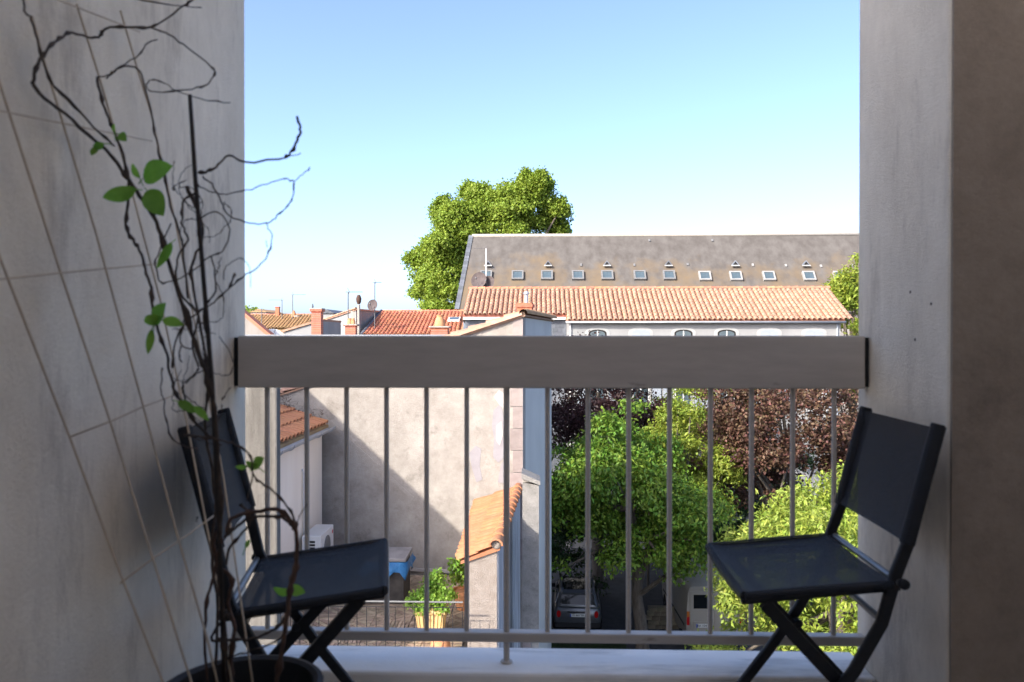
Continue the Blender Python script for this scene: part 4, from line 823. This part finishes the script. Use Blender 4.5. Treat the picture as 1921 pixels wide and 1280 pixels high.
bd = MB(); q = aty(584, 579, 29.7); bd.lathe([(.005, 0), (.03, .02), (.038, .06), (.03, .10), (.022, .12), (.025, .14), (.012, .165)], (q.x + .05, q.y, q.z + .015), 10).build('bird', LEAD, smooth=50); tag(bpy.data.objects['bird'], 'small dark bird perched on the tall brick chimney', 'bird')
sd = thing('satellite_dish', aty(510, 640, 26), 'big white panelled satellite dish below the distant roofs', 'satellite dish'); q = aty(510, 641, 26); dish(sd, q, .42, (.15, -.85, .5), DISHW)
for k in range(6):
    a = k * math.pi / 3 + .5; ax = Vector((.15, -.85, .5)).normalized(); s = ax.orthogonal().normalized(); u = s.cross(ax); MB().tube([q + ax * .02, q + (s * math.cos(a) + u * math.sin(a)) * .41 + ax * .125], .007, 5).build('rib', LEAD, sd)
MB().tube([(q.x, q.y + .15, 10.0), (q.x, q.y + .1, q.z)], .04, 8).build('mast', MAST, sd)
# gable house G1 and red roof C
g1 = thing('white_gabled_house', (-12, 45, 0), 'white rendered house with sloping tiled edge beside the red roof', 'house')
c0, cL, cR = aty(668, 581, 42.5), aty(596, 606, 43.6), aty(716, 585, 47.0)
MB().add([(c0.x, c0.y, 0), (cL.x, cL.y, 0), tuple(cL), tuple(c0)], [(0, 1, 2, 3)]).add([(c0.x, c0.y + .3, 0), (cL.x, cL.y + .3, 0), (cL.x, cL.y + .3, cL.z), (c0.x, c0.y + .3, c0.z)], [(0, 1, 2, 3)]).build('wall', WHITEW, g1)
MB().hexa([(c0.x - .3, c0.y + .02, 0), (c0.x, c0.y + .02, 0), (cR.x, cR.y, 0), (cR.x - .3, cR.y, 0)], [(c0.x - .3, c0.y + .02, c0.z - .06), (c0.x, c0.y + .02, c0.z - .01), (cR.x, cR.y, cR.z), (cR.x - .3, cR.y, cR.z - .06)]).build('side_wall', GREYW, g1)
MB().hexa([cL + Vector((-.1, -.1, -.02)), c0 + Vector((.06, -.1, -.02)), cR + Vector((.06, .1, -.02)), Vector((cL.x - .1, 48, cL.z - .02))], [cL + Vector((-.1, -.1, .05)), c0 + Vector((.06, -.1, .05)), cR + Vector((.06, .1, .05)), Vector((cL.x - .1, 48, cL.z + .05))]).build('roof', TILE, g1)
ridge_row(g1, cL + Vector((0, -.08, .05)), c0 + Vector((0, -.08, .05)), .4, .08, TILE, 'verge_tile')
q = aty(673, 560, 42.3); fl = MB().tube([(q.x, q.y, 10.4), (q.x, q.y, aty(673, 572, 42.3).z)], .075, 10).build('flue', MORTAR, g1, smooth=50); MB().lathe([(.07, 0), (.13, .12), (.15, .3), (.10, .45), (.06, .5)], aty(673, 571, 42.3), 12).build('cowl', STEMB, fl, smooth=50)
hc = thing('red_roofed_house', (-6, 45, 0), 'low house with red canal tile roof partly in shadow', 'house')
r0, r1, e0, e1 = aty(716, 586, 47), aty(869, 586, 47), aty(680, 629, 42), aty(869, 629, 42); r1.z = r0.z; e1.z = e0.z
slab(e0, e1, r1, r0, .1, 'roof_slope', TILER, hc); tile_roof(hc, r0, r1, e0, e1, .235, 12, TILER); ridge_row(hc, r0 + Z * .05, r1 + Z * .05, .42, .10, TILER)
MB().box(e0.x + .2, e1.x, 42.3, 47, 0, e0.z - .1).build('wall', CREAM, hc); MB().tube([r0 + Vector((-.02, -.02, .08)), e0 + Vector((-.02, -.02, .08))], .09, 8).build('flashing', LEAD, hc, smooth=True)
c = r0.lerp(e0, .45).lerp(r1.lerp(e1, .45), .90); nn = (e1 - e0).cross(r0 - e0).normalized(); nn = nn if nn.z > 0 else -nn
k = MB().obox(c + nn * .15, (1, 0, 0), (r0 - e0).normalized(), nn, .33, .33, .05).build('skylight', FRAMEW, hc); MB().obox(c + nn * .205, (1, 0, 0), (r0 - e0).normalized(), nn, .26, .26, .004).build('pane', GLASS, k)
# aerials
def aerial(px, pyb, pyt, Y, label, right=True, ln=.9, dsh=None):
    b, t_ = aty(px, pyb, Y), aty(px, pyt, Y); a = thing('tv_aerial', b, label, 'aerial', 'roof aerials'); MB().tube([b - Z * .3, t_], .020 + .0002 * Y, 6).build('mast', MAST, a); yagi(a, t_, ln, right)
    if dsh: q = aty(*dsh, Y - .1); dish(a, q, .30, (-.3, -.9, .2), DISH, 'dish_reflector')
    return a
aerial(653, 606, 548, 33, 'dark comb shaped aerial above the two-pot chimney', True, .6)
aerial(703, 606, 530, 42.2, 'tall aerial with round dish beside the red roof', True, .35, (700, 573))
aerial(529, 592, 563, 60, 'faint aerial on the far ochre roof, left of its twin', False, 1.0)
aerial(549, 592, 553, 60, 'faint tallest aerial on the far ochre roof', True, 1.0)
aerial(491, 606, 583, 50, 'low aerial over the beige gable', False, .7)
# far ochre roof and other distant houses
hj = thing('ochre_roofed_house', (-20, 61, 0), 'distant house with long ochre lichened tile roof', 'house')
r0, r1, e0, e1 = aty(430, 592, 62), aty(592, 592, 62), aty(420, 618, 57), aty(592, 618, 57); r1.z = r0.z; e1.z = e0.z
slab(e0, e1, r1, r0, .15, 'roof_slope', TILEB, hj); tile_roof(hj, r0, r1, e0, e1, .25, 12, TILEB); MB().box(e0.x + .3, e1.x - .2, 57.3, 62, 0, e0.z - .15).build('wall', CREAM, hj); ridge_row(hj, r0 + Z * .04, r1 + Z * .04, .45, .1, TILER)
q = aty(520.5, 590, 61.6); cb = MB().box(q.x - .14, q.x + .14, 61.5, 61.8, q.z - .4, aty(520, 577, 61.6).z).build('chimney', BRICK, hj); MB().box(q.x - .17, q.x + .17, 61.47, 61.83, aty(520, 577, 61.6).z, aty(520, 576, 61.6).z + .01).build('cap', BRICK, cb)
q = aty(551, 592, 61); cb = MB().lathe([(.18, 0), (.16, .25), (.10, .42), (.03, .5)], (q.x, q.y, q.z - .1), 12).build('chimney_pot', CLAYP, hj, smooth=40); MB().lathe([(.22, 0), (.22, .2)], (q.x + .25, q.y, q.z - .2), 10).build('chimney_pot', MORTAR, hj)
hk = thing('white_low_house', (-12, 38, 0), 'low white house with pale tiled edge left of the tall chimney', 'house')
a, b = aty(533, 624, 37), aty(600, 603, 37)
MB().prism([(a.x, 37, 0), (b.x, 37, 0), tuple(b), tuple(a)], (0, 4, 0)).build('wall', WHITEW, hk); MB().prism([tuple(a + Vector((-.1, -.08, 0))), tuple(b + Vector((0, -.08, 0))), tuple(b + Vector((0, -.08, .1))), tuple(a + Vector((-.1, -.08, .1)))], (0, 4.2, 0)).build('roof', TILE, hk)
h0 = thing('beige_gabled_house', (-9.5, 29, 0), 'beige rendered gable with red tiled edge close to the balcony wall', 'house')
a, b = aty(440, 578, 25), aty(502, 630, 25); b2 = aty(520, 645, 25)
MB().prism([(a.x - 1, 25, 0), (b2.x, 25, 0), tuple(b2), tuple(a), (a.x - 1, 25, a.z)], (0, .3, 0)).build('wall', GREYW, h0); MB().prism([tuple(a + Vector((0, -.06, 0))), tuple(b2 + Vector((0, -.06, 0))), tuple(b2 + Vector((.05, -.06, .09))), tuple(a + Vector((.05, -.06, .09)))], (0, .42, 0)).build('verge', TILER, h0)
for k, (px0, px1, pyt, Y, m, lab) in enumerate(((598, 626, 588, 95, WHITEW, 'far pale house block right of the tall chimney'), (470, 500, 586, 120, WHITEW, 'far white house block on the skyline at left'), (700, 770, 590, 110, GREYW, 'far grey house block hidden behind the red roof'))):
    a, b = aty(px0, pyt, Y), aty(px1, pyt, Y); f_ = thing('distant_house', (a.x, Y, 0), lab, 'house', 'distant houses')
    MB().box(a.x, b.x, Y, Y + 8, 0, a.z).build('wall', m, f_); MB().prism([(a.x - .2, Y - .2, a.z), (b.x + .2, Y - .2, a.z), ((a.x + b.x) / 2, Y - .2, a.z + .5)], (0, 8, 0)).build('roof', SLATE if k == 0 else TILEB, f_)
for k, (px, py, Y, rr_) in enumerate(((464, 587, 130, 2.2), (476, 592, 125, 1.5))):
    q = aty(px, py, Y); tree('distant_tree', ('far green tree at the skyline beside the balcony wall', 'far low tree at the skyline next to its taller neighbour')[k], (q.x, Y, 0), (q.x, Y, q.z - rr_ * .6), (rr_, rr_, rr_), 10, .8, 500, 3, .5, .4, L_PLANE, 120 + k, .3, group='far trees')

# ------------------------------------------------------------------ courtyard: low wall, cars, van
lw = thing('low_stone_wall', (6, 28.6, 0), 'low rubble stone wall between the parked car and the van', 'wall')
MB().box(4.0, 8.9, 28.47, 28.83, 0, .72).build('core', STONE, lw); rs = random.Random(2)
for i in range(5):
    x = 4.0 - rs.uniform(0, .2)
    while x < 8.9:
        L_ = rs.uniform(.22, .42); MB().bbox(x, x + L_ - .015, 28.45 - rs.uniform(0, .02), 28.6, i * .158 + .005, i * .158 + .15, .015).build('stone', STONE, lw); x += L_
def loft(sections, name, m, parent, smooth=40):
    n = len(sections[0]); mm = MB(); mm.add([p for s in sections for p in s], [(i * n + j, i * n + (j + 1) % n, (i + 1) * n + (j + 1) % n, (i + 1) * n + j) for i in range(len(sections) - 1) for j in range(n)] + [tuple(range(n))[::-1], tuple((len(sections) - 1) * n + j for j in range(n))])
    return mm.build(name, m, parent, smooth=smooth)
def plate(parent, T, c, txt, w_=.52, h_=.11):
    """T maps local (x right, y depth, z up) to the world"""
    b = MB(); b.hexa(*[[T(c[0] + a * w_ / 2, c[1] + d, c[2] + e * h_ / 2) for a, d in ((-1, -.008), (1, -.008), (1, .004), (-1, .004))] for e in (-1, 1)]); p = b.build('number_plate', PLATE, parent)
    b = MB(); b.hexa(*[[T(c[0] + a, c[1] + d, c[2] + e * h_ / 2 * .98) for a, d in ((-w_ / 2 + .002, -.010), (-w_ / 2 + .045, -.010), (-w_ / 2 + .045, -.0082), (-w_ / 2 + .002, -.0082))] for e in (-1, 1)]); b.build('blue_band', PBLUE, p)
    if not txt: return
    me = text_mesh(txt, h_ * .88, INK); o, ax, az = T(c[0] + .02, c[1] - .0105, c[2]), T(1, 0, 0) - T(0, 0, 0), T(0, 0, 1) - T(0, 0, 0); ay = az.cross(ax)
    link('lettering', me, Matrix(((ax.x, az.x, -ay.x, o.x), (ax.y, az.y, -ay.y, o.y), (ax.z, az.z, -ay.z, o.z), (0, 0, 0, 1))), p)
def car(label, X, Y, ang, paint, roofm, txt):
    """hatchback, tail at local y=0, nose at +y"""
    ca_, sa_ = math.cos(ang), math.sin(ang); T = lambda x, y, z: Vector((X + ca_ * x - sa_ * y, Y + sa_ * x + ca_ * y, z))
    c = thing('parked_car', (X, Y, 0), label, 'car', 'cars parked in the courtyard')
    def sec(y, w_, zb, zt, tuck=.9):
        pts = [(-.80, zb), (.80, zb), (.95, zb + .10), (1.0, zb + (zt - zb) * .45), (.985, zb + (zt - zb) * .72), (tuck, zt - .03), (tuck - .06, zt), (-tuck + .06, zt), (-tuck, zt - .03), (-.985, zb + (zt - zb) * .72), (-1.0, zb + (zt - zb) * .45), (-.95, zb + .10)]
        return [T(a * w_ / 2, y, z) for a, z in pts]
    body = loft([sec(0, 1.50, .34, .80), sec(.05, 1.62, .26, .88), sec(.22, 1.70, .22, .93), (sec(.8, 1.73, .2, .93)), sec(2.0, 1.73, .2, .92), sec(2.8, 1.72, .2, .90), sec(3.4, 1.68, .22, .84), sec(3.7, 1.58, .26, .74), sec(3.82, 1.36, .34, .62)], 'body', paint, c)
    def gs(y, wb, wt, zt, zb=.9): return [T(a, y + dy, z) for a, dy, z in ((-wb / 2, 0, zb), (wb / 2, 0, zb), (wt / 2 + .05, 0, zt - .10), (wt / 2, 0, zt - .02), (wt / 2 - .10, 0, zt), (-wt / 2 + .10, 0, zt), (-wt / 2, 0, zt - .02), (-wt / 2 - .05, 0, zt - .10))]
    cab = loft([gs(.14, 1.48, 1.34, .96), gs(.30, 1.52, 1.22, 1.30), gs(.42, 1.54, 1.17, 1.40), gs(.9, 1.56, 1.18, 1.43), gs(1.7, 1.56, 1.18, 1.42), gs(2.15, 1.54, 1.16, 1.36), gs(2.75, 1.50, 1.30, .97)], 'cabin', paint, c)
    loft([[T(a, y, z) for a, z in ((-w_, zt), (w_, zt), (w_ * .8, zt + .018), (-w_ * .8, zt + .018))] for y, w_, zt in ((.40, .50, 1.392), (.9, .54, 1.424), (1.7, .54, 1.414), (2.1, .50, 1.368))], 'roof_panel', roofm, cab)
    loft([[T(a, y, z) for a, z in ((-.55, zt), (.55, zt), (.52, zt + .03), (-.52, zt + .03))] for y, zt in ((.24, 1.335), (.44, 1.395))], 'spoiler', paint, cab)
    def pane(q, name='window'): 
        p = [T(*v) for v in q]; n_ = (p[1] - p[0]).cross(p[2] - p[0]).normalized(); ctr = sum(p, Vector()) / len(p); n_ = n_ if n_.dot(ctr - T(0, 1.5, 1.1)) > 0 else -n_
        MB().prism([v - n_ * .03 for v in p], n_ * .037).build(name, CGLASS, cab)
    pane([(-.62, .135, .985), (.62, .135, .985), (.57, .288, 1.29), (-.57, .288, 1.29)], 'rear_window'); pane([(-.66, 2.73, .99), (.66, 2.73, .99), (.54, 2.19, 1.33), (-.54, 2.19, 1.33)], 'windscreen')
    for s in (-1, 1):
        pane([(s * .775, .42, .95), (s * .775, 1.28, .95), (s * .665, 1.24, 1.31), (s * .665, .52, 1.29)], 'side_window'); pane([(s * .775, 1.34, .95), (s * .765, 2.5, .95), (s * .665, 2.05, 1.29), (s * .665, 1.30, 1.31)], 'side_window')
        lt = MB().lathe([(.005, 0), (.075, .006), (.085, .02), (.085, .05)], (0, 0, 0), 20); lt.v = [tuple(T(s * .655 + v[0] * .85, .045 - v[2], .70 + v[1] * 1.45)) for v in [Vector(q) for q in lt.v]]; lt.build('tail_lamp', TAIL, c, smooth=50)
        MB().hexa(*[[T(s * (.80 + a), 2.28 + b, z) for a, b in ((0, 0), (.2, .02), (.2, .1), (0, .12))] for z in (.92, 1.05)]).build('mirror', BPLAS, c)
        for y in (.62, 3.12):
            p = T(s * .76, y, .30); ax = T(s, 0, 0) - T(0, 0, 0); wh = MB().lathe([(.2, -.1), (.29, -.1), (.305, -.07), (.305, .07), (.29, .1), (.2, .1)], p, 24, ax).build('wheel', TYRE, c, smooth=40); MB().lathe([(.05, .10), (.19, .085), (.2, .05), (.2, 0)], p, 20, ax).build('rim', RIM, wh, smooth=40)
    MB().hexa(*[[T(a, b, z) for a, b in ((-.78, -.02), (.78, -.02), (.80, .2), (-.80, .2))] for z in (.24, .40)]).build('bumper', BPLAS, c)
    MB().hexa(*[[T(a, b, z) for a, b in ((-.36, .0), (.36, .0), (.36, .06), (-.36, .06))] for z in (.745, .80)]).build('handle_strip', BPLAS, c)
    MB().hexa(*[[T(a, b, z) for a, b in ((-.05, -.008), (.05, -.008), (.05, .02), (-.05, .02))] for z in (.765, .785)]).build('badge', CHROME, c)
    for s in (-1, 1):
        q = T(s * .55, 3.72, .66); MB().lathe([(.02, .03), (.10, .02), (.11, 0), (.11, -.06)], q, 16, T(0, 1, .3) - T(0, 0, 0)).build('headlamp', CHROME, c, smooth=40)
    plate(c, T, (0, -.006, .66), txt); return c
car('silver grey hatchback with black roof parked beyond the lawn', 1.42, 27.9, R(-2), PAINTG, PAINTB, 'EB 865 YM')
car('glossy black car parked nearest the building, under the golden tree', 3.9, 21.0, R(-14), PAINTB, PAINTB, None)
v_ = thing('parked_van', (5.9, 26.6, 0), 'beige panel van parked beside the low stone wall', 'van')
VT = lambda x, y, z: Vector((4.95 + .95 + x * math.cos(.03) - y * math.sin(.03), 26.6 + x * math.sin(.03) + y * math.cos(.03), z))
def vs_(y, w_, zb, zt): return [VT(a * w_, y, z) for a, z in ((-.93, zb), (.93, zb), (.95, zb + .2), (.95, zb + .7), (.90, zt - .25), (.85, zt - .06), (.76, zt), (-.76, zt), (-.85, zt - .06), (-.90, zt - .25), (-.95, zb + .7), (-.95, zb + .2))]
loft([vs_(0, .985, .36, 2.12), vs_(.06, 1, .32, 2.16), vs_(2.6, 1, .30, 2.18), vs_(3.6, .99, .30, 2.08), vs_(4.2, .97, .30, 1.25), vs_(4.75, .90, .32, 1.05)], 'body', PAINTV, v_)
for s in (-1, 1):
    x0, x1 = (-.80, -.008) if s < 0 else (.008, .80); d = MB().hexa(*[[VT(a, b, z) for a, b in ((x0, -.022), (x1, -.022), (x1, .0), (x0, .0))] for z in (.62, 1.98)]).build('rear_door', PAINTV, v_)
    MB().hexa(*[[VT(a, b, z) for a, b in ((x0 + .1, -.028), (x1 - .1, -.028), (x1 - .1, -.0225), (x0 + .1, -.0225))] for z in (1.40, 1.86)]).build('window', CGLASS, d)
    MB().hexa(*[[VT(a, b, z) for a, b in ((s * .88 - .045, -.03), (s * .88 + .045, -.03), (s * .88 + .045, .03), (s * .88 - .045, .03))] for z in (.85, 1.12)]).build('tail_lamp', TAIL, v_)
    MB().hexa(*[[VT(a, b, z) for a, b in ((s * .88 - .045, -.03), (s * .88 + .045, -.03), (s * .88 + .045, .03), (s * .88 - .045, .03))] for z in (1.124, 1.30)]).build('indicator_lamp', AMBER, v_)
    for y in (.85, 3.75):
        p = VT(s * .84, y, .33); wh = MB().lathe([(.2, -.1), (.315, -.1), (.33, -.07), (.33, .07), (.315, .1), (.2, .1)], p, 24, (s, 0, 0)).build('wheel', TYRE, v_, smooth=40); MB().lathe([(.05, .10), (.2, .085), (.21, .05), (.21, 0)], p, 20, (s, 0, 0)).build('rim', RIM, wh, smooth=40)
    MB().hexa(*[[VT(s * a, b, z) for a, b in ((.952, .25), (.958, .25), (.958, 4.0), (.952, 4.0))] for z in (.72, .80)]).build('side_moulding', BPLAS, v_)
MB().hexa(*[[VT(a, b, z) for a, b in ((-.90, -.10), (.90, -.10), (.93, .1), (-.93, .1))] for z in (.36, .58)]).build('bumper', BPLAS, v_)
MB().hexa(*[[VT(a, b, z) for a, b in ((-.70, -.05), (-.02, -.05), (-.02, -.0225), (-.70, -.0225))] for z in (.66, .98)]).build('plate_recess', PAINTV, v_)
MB().lathe([(.04, 0), (.045, .012), (.02, .016)], VT(-.18, -.022, 1.12), 14, (0, -1, 0)).build('lock', BPLAS, v_)
plate(v_, VT, (-.36, -.056, .84), 'BA 104 NZ', .52, .12)
